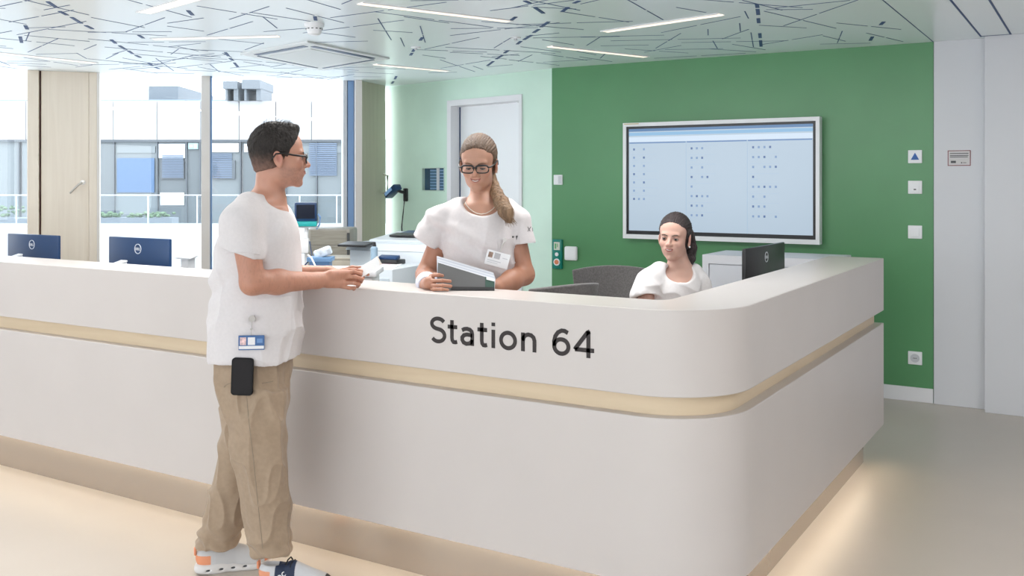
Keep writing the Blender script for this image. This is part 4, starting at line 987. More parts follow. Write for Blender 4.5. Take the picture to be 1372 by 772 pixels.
        for q, pts in zip((-1, 1), lens):
            MB().tube([(q * .0555, .100, .007), (q * .068, .094, .009), (q * .0785, .05, .013), (q * .082, .012, .020), (q * .082, -.014, .017), (q * .080, -.030, -.004)], [v_ * tt for v_ in (.0026, .0026, .0022, .0020, .0018, .0018)]).build('temple', m, g, smooth=60, M=s.M)
            bm = MB(); vs_ = [bm.bm.verts.new(p) for p in pts[:-1]]; bm.bm.faces.new(vs_)
            bm.build('lens', glass_mat('spectacle_lens', (.97, .98, .98), .05), g, M=s.M)
        return g
    def hair_cap(s, h, front=.062, side=.0, grow=.010, top=.006, quiff=0.0, back=-.075, part=None):
        """thick shell of hair over the skull, hairline given in head axes"""
        F = Field(s.o - .17 * s.k, s.o + .17 * s.k, h); e = s.e
        e(F, (0, -.014, .047), (.074 + grow, .094 + grow, .080 + grow + top)); e(F, (0, .035, .052), (.064 + grow * .9, .052 + grow * .5, .056 + grow + top), .02)
        e(F, (0, -.035, -.01), (.066 + grow * .8, .062 + grow * .8, .07), .02)
        if quiff: e(F, (.004, .050, .118), (.040, .028, .014), .025, R=rotm('X', 8))
        return F

def finger(F, pts, r0=.0088, r1=.0072, k=.0035):
    n = len(pts); F.chain(pts, [r0 + (r1 - r0) * i / (n - 1) for i in range(n)], k)
def strands(name, curves, m, parent, r=.0012):
    mb = MB()
    for c in curves: mb.tube(c, [r * (1 - .6 * i / (len(c) - 1)) for i in range(len(c))], n=5)
    return mb.build(name, m, parent, smooth=180)
class Person:
    def __init__(s, name, px0, d0, label):
        s.d0 = d0; s.cx = (px0 - 686) / FPX * d0
        o = W(s.cx, d0); s.root = empty(name, o, YAW, label, 'person')
    def __call__(s, px, py, dd=0.0):
        d = s.d0 + dd; return np.array([(px - 686) / FPX * d - s.cx, dd, HC - (py - HY) * d / FPX])
    def body_as_root(s, body):
        return body
M_skin = mat_vc('skin', .48, sss=.18, bump=(500, .06))
M_scrub = mat('white_scrub_cotton', (.69, .655, .665), .85, noise=(90, .02), bump=(700, .10), sheen=.2)
M_chino = mat('beige_trouser_cotton', (.36, .265, .185), .85, noise=(60, .05), bump=(800, .12), sheen=.2)

# ---- the man at the counter
man = Person('person', 340, 3.75, 'short-haired man with glasses, white tunic and beige trousers, standing before the counter')
P = man; HS = .0024
hd = Head(P(374, 212, -.075 + .075), (math.cos(math.radians(17)), math.sin(math.radians(17)), 0), k=1.02)
hd.o = P(373, 213, .02); hd.M = Matrix([[*(hd.R[i] * hd.k), hd.o[i]] for i in range(3)] + [[0, 0, 0, 1]])
F = Field((-.26, -.32, .90), (.62, .32, 1.80), .0027)
F.cap(hd.p(0, -.028, -.05), P(361, 268, .03), .055, .058, .03); F.cap(P(359, 272, .03), P(352, 300, .03), .058, .09, .03)
F.ell(P(350, 272, .01), (.075, .11, .04), .04)
hd.skull(F, smile=1.0)
# upper body under the tunic, shoulders
F.column([(1.02, .01, .02, .135, .16), (1.2, .02, .02, .125, .17), (1.36, .02, .02, .115, .17), (1.44, .035, .02, .09, .15)], .03, rz=17)
sR, eR, wR, hR = P(327, 294, -.16), P(338, 379, -.20), P(425, 376, .01), P(462, 372, .07)
sL, eL, wL = P(345, 294, .19), P(352, 372, .24), P(440, 366, .20)
F.chain([sR, eR], [.056, .043], .02); F.chain([eR, eR * .62 + wR * .38, wR], [.043, .044, .031], .02)
F.chain([sL, eL], [.056, .044], .02); F.chain([eL, eL * .5 + wL * .5, wL], [.044, .042, .030], .02)
# right hand: back of the hand towards us, fingers bent round the card
pa = wR; pb = P(462, 366, .06); pc = P(458, 384, .05)
F.cap(pa, P(448, 371, .045), .030, .026, .012); F.cap(P(440, 378, .03), P(458, 380, .05), .024, .019, .012); F.cap(P(445, 369, .03), P(464, 367, .06), .022, .018, .012)
finger(F, [P(460, 366, .055), P(474, 364, .065), P(483, 367, .085), P(485, 371, .105)])
finger(F, [P(461, 372, .05), P(476, 371, .055), P(485, 374, .075), P(484, 378, .10)])
finger(F, [P(460, 379, .045), P(473, 379, .05), P(481, 381, .07), P(479, 384, .095)])
finger(F, [P(457, 384, .04), P(468, 386, .045), P(475, 386, .06), P(474, 388, .08)], .0078, .0066)
finger(F, [P(445, 366, .055), P(460, 362, .09), P(474, 362, .10), P(484, 363.5, .095)], .0105, .0080)
# left hand beyond, thumb and fingers at the card
F.cap(wL, P(462, 369, .17), .026, .022, .012)
finger(F, [P(462, 366, .165), P(478, 362, .15), P(490, 361, .135), P(496, 361.5, .125)])
finger(F, [P(464, 370, .165), P(480, 367, .15), P(490, 367, .135), P(493, 368, .12)])
finger(F, [P(464, 374, .16), P(478, 372, .15), P(487, 372, .14)], .0082, .0070)
finger(F, [P(462, 378, .16), P(474, 377, .15), P(481, 377, .14)], .0076, .0066)
finger(F, [P(458, 363, .16), P(472, 358.5, .13), P(484, 359, .118)], .0098, .0078)
skin_m = (.54, .28, .20)
hc = hd.color(skin_m, (.50, .20, .16), beard=.8, blush=.35)
def arm_col(P_):
    c = hc(P_); a = (P_[:, 2] < 1.30)
    hairn = sstep(.1, .6, vnoise(P_ * np.array([220, 220, 60]))) * .10 * a
    return c * (1 - hairn[:, None]) * np.where(a[:, None], np.array([[.92, .86, .82]]), 1)
body = organic('body', F, M_skin, P.root, color=arm_col)
hd.face_parts(body, P.root, mat('dark_brow_hair', (.035, .022, .018), .8), (.48, .24, .17), (.36, .14, .115), (.10, .14, .16), gaze=(0, -.08), smile=.9, open_=.0012)
hd.glasses(P.root, M_black, thick=.0032, tt=1.6)
# hair
M_hair1 = mat('dark_brown_hair', (.028, .021, .019), .62, noise=(160, .35, (1, 1, .3)), bump=(420, .7, (1, 1, .25)))
H = hd.hair_cap(.0024, grow=.006, top=.010, quiff=1)
H.plane(hd.p(0, .058, .06), hd.R @ np.array([0, .90, -.42]), .008); H.plane(hd.p(0, -.0, -.035), hd.R @ np.array([0, .25, -1.0]), .006)
for q in (-1, 1):
    hd.e(H, (q * .080, .066, .012), (.030, .034, .045), .006, sub=True); hd.e(H, (q * .086, -.002, -.012), (.024, .026, .040), .004, sub=True)
hd.e(H, (0, .10, .035), (.060, .035, .060), .006, sub=True)
def hdisp(P_, N):
    L = hd.loc(P_); lowness = sstep(.055, -.03, L[:, 2]); return .0022 * vnoise(P_ * np.array([150, 150, 70])) + .0014 * vnoise(P_ * 320) - .0045 * lowness
def hcol(P_): return np.tile([.03, .02, .02], (len(P_), 1))
M_hairm = mat_vc('short_hair', .62, bump=(420, .7, (1, 1, .25)))
def hcol(P_):
    L = hd.loc(P_); f = sstep(.03, -.055, L[:, 2] + .012 * vnoise(P_ * 120)) * .62 + sstep(.02, -.01, L[:, 2]) * .1 * (L[:, 1] > 0); n = 1 + .35 * vnoise(P_ * np.array([200, 200, 70]))
    return np.array([.020, .015, .013]) * n[:, None] * (1 - f[:, None]) + np.array([.36, .20, .15]) * f[:, None]
organic('hair', H, M_hairm, P.root, disp=hdisp, it=1, color=hcol)
random.seed(8); cs = []
for k in range(420):
    a = random.uniform(-2.6, 2.6); zz = random.uniform(.02, 1.0); x = .076 * math.sin(a) * math.sqrt(max(0, 1 - zz * zz * .9)); y = -.014 + .098 * math.cos(a) * math.sqrt(max(0, 1 - zz * zz * .9)); z = .05 + .088 * zz
    if y > .055 and z < .105: continue
    n_ = Vector((x / .08, (y + .014) / .1, (z - .04) / .09)).normalized(); t = Vector((random.uniform(-.3, .3), .5 + random.uniform(-.2, .3), random.uniform(-.2, .2))); b = Vector((x, y, z)) - n_ * .004
    L = random.uniform(.010, .018) * (1.4 if z > .11 else .7)
    cs.append([hd.p(*b), hd.p(*(b + n_ * L * .7 + t * L * .3)), hd.p(*(b + n_ * L + t * L * .9))])
for k in range(90):
    x = random.uniform(-.035, .04); b = Vector((x, .050 + random.uniform(-.03, .008), .118 - abs(x) * .2)); n_ = Vector((random.uniform(-.1, .3), .75, .55)); L = random.uniform(.010, .020)
    cs.append([hd.p(*b), hd.p(*(b + n_ * L * .6)), hd.p(*(b + n_ * L + Vector((0, .003, -.003))))])
strands('hair_tufts', cs, M_hair1, P.root, .0009)
# tunic
T = Field((-.30, -.36, .86), (.30, .36, 1.56), .0032)
def zc(py, d=3.75): return HC - (py - HY) * d / FPX
def ck(py, xl, xr, half, dy=.02, d=3.75):
    a = ((xl + xr) / 2 - 340) * d / FPX; return (zc(py, d), a, dy, (xr - xl) / 2 * d / FPX, half)
T.chain([P(334, 278, -.10), P(324, 300, -.165), P(323, 336, -.175)], [.060, .076, .084], .03)
T.plane(P(320, 338, -.175), P(319, 350, -.175) - P(323, 336, -.175), .004, lo=P(250, 400, -.36), hi=P(366, 326, -.065))
T.cap(P(323, 332, -.175), P(325, 375, -.18), .070, .078, .004, sub=True)
T.column([ck(484, 281, 398, .19), ck(462, 279, 399, .19), ck(420, 281, 403, .185), ck(380, 286, 405, .18), ck(345, 291, 404, .18), ck(310, 298, 400, .185), ck(285, 306, 391, .17), ck(268, 322, 380, .12), ck(258, 338, 372, .07)], .02, rz=9, round_=.03)
T.chain([P(350, 278, .14), P(345, 300, .20), P(347, 332, .21)], [.060, .070, .074], .03)
# open bottom edge, neck opening
T.column([ck(500, 288, 392, .175), ck(478, 288, 392, .175), ck(474, 290, 390, .17)], .004, rz=9, sub=True)
nk = P(360, 262, .02)
T.cap(P(352, 285, .02) + np.array([0, 0, .0]), P(366, 235, .02), .062, .075, .01, sub=True); T.ell(P(374, 272, -.0), (.06, .085, .045), .025, sub=True)
def tdisp(P_, N):
    z = P_[:, 2]; arm = sstep(-.10, -.14, P_[:, 1])
    d = folds(.012, (5, 5, 2.4), 3.1)(P_) * sstep(1.46, 1.30, z) + folds(.007, (9, 9, 5), 8.2)(P_) * sstep(1.47, 1.38, z)
    sag = .010 * np.sin((z - .15 * P_[:, 0]) * 42 + vnoise(P_ * 6) * 3.0) * np.exp(-((z - 1.16) / .07) ** 2) * sstep(-.02, .12, -P_[:, 0] + .05)
    return (d + sag) * (1 - .35 * arm)
tunic = organic('tunic', T, M_scrub, P.root, disp=tdisp, it=3)
class Surf:
    """looks up points on a garment"""
    def __init__(s, person, ob):
        s.p = person; me = ob.data; s.t = BVHTree.FromPolygons([v.co.copy() for v in me.vertices], [tuple(q.vertices) for q in me.polygons])
        s.o = Vector((-person.cx, -person.d0, HC))
    def __call__(s, px, py, lift=.002):
        d = (Vector(s.p(px, py, 0)) - s.o).normalized(); h = s.t.ray_cast(s.o, d)
        if h[0] is None: return Vector(s.p(px, py, 0)), -d
        return h[0] + h[1] * lift, h[1]
    def line(s, pts, r, lift=.001, n=14):
        out = []
        for (a, b), (c, d) in zip(pts, pts[1:]):
            for k in range(n): out.append(s(a + (c - a) * k / n, b + (d - b) * k / n, lift)[0])
        out.append(s(*pts[-1], lift)[0]); return out
    def patch(s, quad, nu=12, nv=12, th=.003, skip=None):
        """a cloth patch lying on the garment; quad = four corners in order"""
        mb = MB(); g = {}
        for i in range(nu + 1):
            for j in range(nv + 1):
                u, v = i / nu, j / nv; a = [(1 - u) * quad[0][k] + u * quad[1][k] for k in (0, 1)]; b = [(1 - u) * quad[3][k] + u * quad[2][k] for k in (0, 1)]
                x, y = [(1 - v) * a[k] + v * b[k] for k in (0, 1)]; pt, nn = s(x, y, 0)
                g[0, i, j] = mb.bm.verts.new(pt - nn * .002); g[1, i, j] = mb.bm.verts.new(pt + nn * th)
        for i in range(nu):
            for j in range(nv):
                for q in (0, 1): mb.bm.faces.new([g[q, *w_] for w_ in ((i, j), (i + 1, j), (i + 1, j + 1), (i, j + 1))])
        for i in range(nu):
            for j in (0, nv): mb.bm.faces.new((g[0, i, j], g[0, i + 1, j], g[1, i + 1, j], g[1, i, j]))
        for j in range(nv):
            for i in (0, nu): mb.bm.faces.new((g[0, i, j], g[0, i, j + 1], g[1, i, j + 1], g[1, i, j]))
        return mb
sf = Surf(man, tunic)
sf.patch([(341, 401), (391, 396), (389, 450), (343, 452)], th=.0035).build('pocket', M_scrub, tunic, smooth=50)
MB().tube(sf.line([(303, 340), (315, 338), (330, 338), (348, 341)], 0), .0016, n=6).build('seam', M_scrub, tunic, smooth=80)
# trousers
Tr = Field((-.34, -.26, .02), (.20, .30, 1.02), .0032)
dn, df = 3.66, 3.84
def leg(py, xl, xr, dep, half): return (HC - (py - HY) * dep / FPX, ((xl + xr) / 2 - 340) * dep / FPX - 0 + (340 - 686) / FPX * (dep - 3.75), dep - 3.75, (xr - xl) / 2 * dep / FPX, half)
Tr.column([leg(470, 291, 388, 3.75, .155), leg(500, 292, 387, 3.75, .16), leg(535, 299, 386, 3.75, .155), leg(556, 302, 385, 3.75, .13)], .03)
Tr.column([leg(520, 299, 386, dn + .03, .10), leg(560, 307, 385, dn + .01, .10), leg(605, 315, 385, dn, .095), leg(640, 321, 386, dn, .09), leg(690, 329, 388, dn, .088), leg(722, 336, 390, dn, .085), leg(739, 341, 391, dn, .085)], .02, round_=.008)
Tr.column([leg(520, 299, 372, df - .03, .10), leg(570, 298, 358, df, .095), leg(610, 292, 350, df, .092), leg(650, 282, 337, df, .088), leg(700, 270, 328, df, .084), leg(731, 262, 320, df, .084)], .02, round_=.008)
def trd(P_, N):
    z = P_[:, 2]; lowm = sstep(.30, .12, z)
    return folds(.013, (7, 7, 3.0), 1.4)(P_) * .8 + .005 * lowm * np.sin(z * 95 + P_[:, 0] * 35 + vnoise(P_ * 9) * 4) + folds(.006, (14, 14, 7), 5)(P_) + .004 * np.sin(z * 60 + P_[:, 0] * 30 + vnoise(P_ * 7) * 4) * np.exp(-((z - .62) / .12) ** 2)
trs = organic('trousers', Tr, M_chino, P.root, disp=trd, it=2)
sft = Surf(man, trs)
M_seam = mat('trouser_seam', (.30, .24, .18), .9)
MB().tube(sft.line([(330, 528), (334, 570), (340, 620), (346, 680), (352, 735)], 0, .0002, 10), .0016, n=6).build('side_seam', M_seam, trs, smooth=80)
MB().tube(sft.line([(351, 514), (366, 511)], 0, .0004, 6), .0018, n=6).build('pocket_slit', M_seam, trs, smooth=80)
MB().tube(sft.line([(300, 519), (303, 516), (312, 512)], 0, .0004, 6), .0016, n=6).build('pocket_slit', M_seam, trs, smooth=80)
# shoes
def shoe(heel, ang, name, cmain, ctongue, cheel, logo):
    """heel: back of the sole on the floor in person axes"""
    L = .295; Mx = Matrix.Translation(Vector(heel)) @ Matrix.Rotation(math.radians(ang), 4, 'Z')
    h = .0026
    S_ = Field((-.03, -.075, -.01), (L + .03, .075, .16), h)
    # midsole footprint
    for x, y, rx, ry in ((.055, 0, .058, .040), (.12, .002, .075, .036), (.20, .004, .075, .048), (.235, .002, .060, .044)):
        S_.column([(.004, x, y, rx, ry), (.020, x, y, rx + .003, ry + .003), (.040 - .02 * (x > .15), x, y, rx, ry)], .02, e=2.2, round_=.010)
    S_.plane((0, 0, .0), (-.30, 0, -1), .004); S_.plane((.27, 0, .004), (.28, 0, -1), .01)
    for x in (.045, .095, .140, .185): S_.ell((x, -.043, .018), (.012, .010, .0055), .002, R=rotm('Y', -12), sub=True); S_.ell((x, .043, .018), (.012, .010, .0055), .002, sub=True)
    sole = organic('shoe_sole', S_, mat('shoe_sole_white', (.72, .70, .69), .6), P.root); sole.matrix_local = Mx
    for x in (.045, .095, .140, .185): MB().sph((x, -.0345, .018), .010, (1, .45, .42), u=16, v=10).build('sole_vent', M_dgrey, P.root, smooth=80).matrix_local = Mx
    U = Field((-.03, -.07, .0), (L + .02, .07, .17), h)
    U.ell((.052, 0, .062), (.052, .036, .048), .02); U.ell((.12, 0, .050), (.08, .037, .045), .03); U.ell((.215, .002, .036), (.070, .043, .034), .03); U.cap((.135, 0, .085), (.215, 0, .055), .024, .020, .02)
    U.ell((.055, 0, .115), (.045, .028, .035), .008, sub=True)
    U.plane((0, 0, .022), (0, 0, -1), .004)
    def uc_(P_):
        x, y, z = P_.T; c = np.tile(cmain, (len(P_), 1)).astype(float)
        c[(x > .075) & (x < .150) & (z > .030)] = ctongue
        c[(x < .055) & (z < .075)] = cheel
        c[x > .262] = (.03, .03, .035) if ctongue[2] < .2 else c[0]
        return c
    up = organic('shoe_upper', U, mat_vc('shoe_knit', .7, bump=(500, .2)), P.root, color=uc_); up.matrix_local = Mx
    lc = MB()
    for k in range(6):
        x = .118 + k * .016; z = .116 - k * .0095
        lc.tube([(x - .004, -.026, z - .016), (x, -.014, z - .001), (x + .004, .010, z + .001), (x + .006, .024, z - .014)], .0028, n=6)
    lo = lc.build('shoelace', mat('lace_black', (.015, .015, .016), .7), P.root, smooth=60); lo.matrix_local = Mx
    MB().box((-.001, 0, .088), (.010, .022, .030), bev=.004).build('heel_tab', mat('heel_tab_orange', (.80, .30, .16), .6), P.root, smooth=60).matrix_local = Mx
    if logo:
        t1 = text_mesh('shoe_mark', 'oc', .03, mat('logo_white', (.8, .8, .8), .6), P.root, (0, 0, 0), (0, 0, 0), width=.034, height=.017, extrude=.002)
        t1.matrix_local = Mx @ Matrix.Translation((.092, -.0415, .046)) @ Matrix.Rotation(math.radians(-16), 4, 'X') @ Matrix.Rotation(math.pi / 2, 4, 'X') @ Matrix.Rotation(math.radians(38), 4, 'Z')
    return Mx
hl = P(262, 768, .07); hl[2] = 0
shoe(hl, 20, 'left', (.62, .62, .63), (.60, .60, .61), (.80, .32, .17), False)
hr = P(347, 778, -.06); hr[2] = 0
shoe(hr, -6, 'right', (.60, .60, .62), (.018, .03, .07), (.80, .34, .20), True)
# badge, its reel, and the phone
def on_man(px, py, dd): return Matrix.Translation(P.root.location) @ Matrix.Rotation(YAW, 4, 'Z') @ Vector(P(px, py, dd))
_bp = sf(338, 458.5, .012)[0]; b = empty('id_badge', Matrix.Translation(P.root.location) @ Matrix.Rotation(YAW, 4, 'Z') @ _bp, YAW + math.radians(6), 'blue identity badge with portrait hanging at the hem of the man\'s tunic', 'badge')
Mbb = mat('badge_blue', (.03, .11, .30), .35); Mbw = mat('badge_white', (.78, .78, .80), .4)
MB().box((0, 0, 0), (.094, .003, .054), bev=.002).build('card', Mbb, b)
MB().box((0, -.0022, -.017), (.090, .0012, .011)).build('name_strip', Mbw, b); MB().box((-.030, -.0022, .006), (.022, .0012, .028)).build('portrait', mat('badge_portrait', (.70, .50, .50), .5, noise=(90, .4)), b)
MB().box((.000, -.0022, .006), (.026, .0012, .028)).build('print_field', Mbw, b); MB().box((.030, -.0022, .007), (.020, .0012, .016)).build('emblem', mat('badge_mid_blue', (.12, .25, .50), .4), b)
MB().tube([(-.002, 0, .027), (.0, .002, .05), (.002, .004, .085)], .0012).cyl((.002, -.003, .088), (.002, .007, .088), .012).cyl((0, -.003, .05), (0, .003, .05), .004).build('reel', mat('reel_grey', (.45, .42, .40), .4), b, smooth=40)
_bp = sft(326.5, 510, .022)[0]; _bp.z += .012; b = empty('mobile_phone', Matrix.Translation(P.root.location) @ Matrix.Rotation(YAW, 4, 'Z') @ _bp, YAW, 'black mobile phone hanging against the hip of the man\'s beige trousers', 'phone')
def rrect(wd_, ht, r, n=6):
    out = []
    for cx, cz, a0 in ((wd_ / 2 - r, ht / 2 - r, 0), (-wd_ / 2 + r, ht / 2 - r, 90), (-wd_ / 2 + r, -ht / 2 + r, 180), (wd_ / 2 - r, -ht / 2 + r, 270)):
        for k in range(n + 1): a = math.radians(a0 + 90 * k / n); out.append((cx + r * math.cos(a), cz + r * math.sin(a)))
    return out
RP = Matrix.Rotation(math.radians(2), 4, 'Y') @ Matrix.Rotation(math.pi / 2, 4, 'X')
bevel_mod(MB().prism(rrect(.080, .138, .013), -.006, .006).build('body', mat('phone_black', (.004, .004, .005), .5, spec=.2), b, smooth=40, M=RP), .0015)
MB().prism(rrect(.070, .127, .009), .006, .0066).build('screen', mat('phone_glass', (.006, .004, .005), .45, spec=.25), b, M=RP)
# the card he hands over
b = empty('paper_card', on_man(495, 358, .10), YAW, 'small white folded card held in the man\'s hands', 'card')
RC = Matrix.Rotation(math.radians(-30), 3, 'Y') @ Matrix.Rotation(math.radians(52), 3, 'X')
MB().box((0, 0, 0), (.088, .050, .0015), rot=RC).build('sheet', M_paper, b)
MB().box((.006, .004, .004), (.084, .046, .0015), rot=Matrix.Rotation(math.radians(-36), 3, 'Y') @ Matrix.Rotation(math.radians(50), 3, 'X')).build('sheet', mat('card_cream', (.80, .74, .66), .7), b)

# ---- the woman standing behind the counter
wom = Person('person', 641, 4.1, 'smiling woman with glasses and blond ponytail in white tunic, standing behind the counter')
P = wom
hw_ = Head(P(641.5, 221, .0), (-.13, -.97, -.20), k=.97)
F = Field((-.34, -.50, .80), (.36, .24, 1.80), .0027)
hw_.skull(F, fem=True, jaw=.006, smile=1.3, lids=.75)
F.cap(hw_.p(0, -.034, -.05), P(646, 276, .04), .045, .050, .025); F.cap(P(646, 278, .03), P(644, 300, .02), .052, .085, .04)
F.chain([P(608, 284, .02), P(646, 277, .03), P(684, 285, .02)], [.034, .050, .034], .03)
F.column([(.85, .01, .02, .155, .11), (1.05, .01, .02, .125, .09), (1.25, .01, .01, .14, .10), (1.39, .01, .02, .15, .085), (1.45, .01, .02, .12, .06)], .03)
sR, eR, wR = P(597, 298, .01), P(571, 368, .02), P(572, 382, -.22)
sL, eL, wL = P(689, 299, .02), P(702, 368, -.01), P(664, 386, -.20)
F.chain([sR, eR], [.040, .042], .02); F.chain([eR, eR * .5 + wR * .5, wR], [.042, .040, .028], .02)
F.chain([sL, eL], [.038, .042], .02); F.chain([eL, eL * .55 + wL * .45, wL], [.043, .042, .029], .02)
F.cap(wR, P(576, 379, -.30), .028, .026, .012)
for y_, x0, x1, r_ in ((369, 577, 593, .0082), (376.5, 576, 603, .0085), (383, 576, 604, .0082), (388, 577, 600, .0075)):
    q = (388 - y_) / 19 * .05
    finger(F, [P(x0, y_ + 1, -.29 + q), P(x0 + 4, y_, -.352 + q), P((x0 + x1) / 2 + 3, y_ - .5, -.372 + q), P(x1, y_ + .5, -.362 + q)], r_, r_ - .0016, .003)
finger(F, [P(574, 374, -.26), P(583, 368, -.24), P(594, 366, -.225)], .010, .008)
F.cap(wL, P(650, 381, -.21), .026, .022, .012)
for k, y_ in enumerate((372, 378, 383, 387)): finger(F, [P(652, y_ + 2, -.21), P(640, y_, -.20), P(630, y_, -.205)], .0082, .007)
skin_w = (.50, .275, .195)
hcw = hw_.color(skin_w, (.52, .22, .19), blush=.3)
def colw(P_):
    c = hcw(P_); return c * np.where((P_[:, 2] < 1.32)[:, None], np.array([[.90, .80, .74]]), 1)
bodyw = organic('body', F, M_skin, P.root, color=colw)
M_browb = mat('light_brown_brow', (.16, .09, .05), .8)
hw_.face_parts(bodyw, P.root, M_browb, (.43, .225, .155), (.36, .14, .12), (.14, .22, .26), gaze=(-.05, -.45), smile=1.6, open_=.0008, upper=-8, lower=-30, lash=.0015, fem=True)
hw_.glasses(P.root, M_black, thick=.0030, hw=.0270, hh=.0165, tt=1.4)
# pulled-back hair and ponytail
def pulled_hair(hx, root, rgb, rgb2, tail, radii, sd, h=.0025, front=.078, trgb=None, trgb2=None):
    trgb = trgb or rgb; trgb2 = trgb2 or rgb2
    mt = mat_vc('hair_%d' % sd, .55, bump=(300, .5, (1, 1, .3)))
    H = hx.hair_cap(h, grow=.007, top=.004)
    H.plane(hx.p(0, front, .075), hx.R @ np.array([0, .86, -.50]), .010); H.plane(hx.p(0, -.0, -.045), hx.R @ np.array([0, .45, -1.0]), .008)
    for q in (-1, 1):
        hx.e(H, (q * .074, .070, .000), (.033, .044, .064), .008, sub=True); hx.e(H, (q * .088, .000, -.020), (.024, .026, .042), .004, sub=True)
    hx.e(H, (0, .105, .030), (.062, .045, .058), .008, sub=True)
    def dsp(P_, N):
        L = hx.loc(P_); a = np.arctan2(L[:, 0], L[:, 2] + .02); return -.0050 * sstep(.015, .070, L[:, 1]) + .0005 * np.sin(a * 90 + 6 * vnoise(P_ * 25)) + .0013 * vnoise(np.stack([a * 30, L[:, 1] * 12, L[:, 2] * 12], 1)) + .0005 * vnoise(P_ * 200)
    def cl(P_):
        L = hx.loc(P_); a = np.arctan2(L[:, 0], L[:, 2] + .02); n = .5 + .5 * vnoise(np.stack([a * 40, L[:, 1] * 9, L[:, 2] * 0 + 3], 1)); return np.array(rgb) * (1 - n[:, None]) + np.array(rgb2) * n[:, None]
    organic('hair', H, mt, root, disp=dsp, it=1, color=cl)
    lo = np.min(tail, 0) - .06; hi = np.max(tail, 0) + .06
    Tl = Field(lo, hi, h); Tl.chain(tail, radii, .012)
    def dt(P_, N): return .0030 * vnoise(P_ * np.array([130, 130, 12])) + .0015 * vnoise(P_ * np.array([300, 300, 30]))
    def ct(P_):
        n = .5 + .5 * vnoise(P_ * np.array([160, 160, 14])); return np.array(trgb) * (1 - n[:, None]) + np.array(trgb2) * n[:, None]
    organic('ponytail', Tl, mt, root, disp=dt, it=1, color=ct)
    random.seed(sd); cs = []
    for k in range(120):
        o_ = [Vector((random.gauss(0, 1), random.gauss(0, 1), random.gauss(0, .3))).normalized() for _ in range(1)][0]; f_ = random.uniform(.5, 1.15); cs.append([Vector(tail[i]) + o_ * radii[i] * (f_ + .3 * (i / len(tail)) * random.uniform(-.3, 1)) for i in range(len(tail))] + [Vector(tail[-1]) + (Vector(tail[-1]) - Vector(tail[-2])) * random.uniform(.1, .75) + o_ * radii[-1] * f_ * 1.5])
    m2 = mat('strand_%d' % sd, tuple(.5 * (a + b) for a, b in zip(trgb, trgb2)), .45, noise=(40, .35))
    strands('hair_strands', cs, m2, root, .0010)
    return m2
pulled_hair(hw_, P.root, (.055, .032, .020), (.165, .100, .062), [P(658, 232, .06), P(662, 248, .045), P(666, 260, .0), P(672, 272, -.07), P(678, 284, -.118), P(682, 294, -.128)], [.016, .018, .024, .030, .029, .016], 21, trgb=(.12, .070, .038), trgb2=(.34, .215, .125))
# tunic
T = Field((-.36, -.22, .80), (.34, .24, 1.52), .0032)
def ckw(py, xl, xr, half, dy=.015, d=4.1): return (HC - (py - HY) * d / FPX, ((xl + xr) / 2 - 641) * d / FPX, dy, (xr - xl) / 2 * d / FPX, half)
T.chain([P(612, 278, .015), P(589, 295, .0), P(572, 324, -.005)], [.040, .058, .066], .02); T.chain([P(680, 278, .015), P(694, 296, .0), P(701, 325, -.005)], [.040, .053, .056], .02)
T.plane(P(573, 327, 0), P(570, 335, 0) - P(580, 315, 0) + np.array([-.012, 0, 0]), .004, lo=P(500, 400, -.2), hi=P(597, 285, .2)); T.plane(P(700, 327, 0), P(700, 340, 0) - P(699, 320, 0), .004, lo=P(681, 400, -.2), hi=P(760, 285, .2))
T.cap(P(575, 322, -.0), P(568, 350, 0), .058, .066, .003, sub=True); T.cap(P(700, 322, 0), P(703, 350, 0), .048, .052, .003, sub=True)
T.column([ckw(462, 585, 700, .14), ckw(420, 588, 699, .13), ckw(385, 593, 693, .12), ckw(350, 594, 690, .122), ckw(320, 592, 690, .128), ckw(300, 592, 693, .118), ckw(283, 595, 693, .102), ckw(271, 607, 683, .078), ckw(263, 619, 669, .05)], .02, e=2.5, round_=.03)
T.column([ckw(470, 592, 693, .12), ckw(455, 592, 693, .12)], .004, sub=True)
T.cap(P(646, 316, .10), P(645, 225, -.03), .060, .068, .008, sub=True); T.ell(P(646, 267, -.06), (.088, .10, .070), .012, sub=True)
def twd(P_, N):
    z = P_[:, 2]; x = P_[:, 0]
    dg = (z - 1.22) + .55 * (x - .1); bust = np.exp(-((z - 1.30) ** 2 / .05 ** 2 + (np.abs(x - .01) - .075) ** 2 / .055 ** 2)) * .012 * (P_[:, 1] < 0)
    return bust + folds(.008, (6, 6, 2.5), 13.1)(P_) * sstep(1.42, 1.28, z) + folds(.005, (10, 10, 5), 2.2)(P_) * sstep(1.44, 1.36, z) + .006 * np.sin(dg * 70 + vnoise(P_ * 7) * 3) * np.exp(-(dg / .06) ** 2) * (P_[:, 1] < 0)
tunic2 = organic('tunic', T, M_scrub, P.root, disp=twd, it=3)
sw = Surf(wom, tunic2)
sw.patch([(666, 322), (695, 317), (697, 352), (669, 356)], th=.006).build('pocket', M_scrub, tunic2, smooth=50)
c0 = sw(688, 319, .006)[0]
for k, dx in enumerate((-.016, -.004, .010)): MB().cyl(c0 + Vector((dx, .004, -.012)), c0 + Vector((dx * 1.2, .001, .006 + .002 * k)), .0035, n=12).build('pen', M_black, tunic2, smooth=40)
MB().tube(sw.line([(707, 304), (710, 310)], 0, .001, 4), .0012).tube(sw.line([(711, 304), (707, 310)], 0, .001, 4), .0012).tube(sw.line([(713, 305), (713.5, 310)], 0, .001, 4), .0010).build('sleeve_mark', M_text, tunic2)
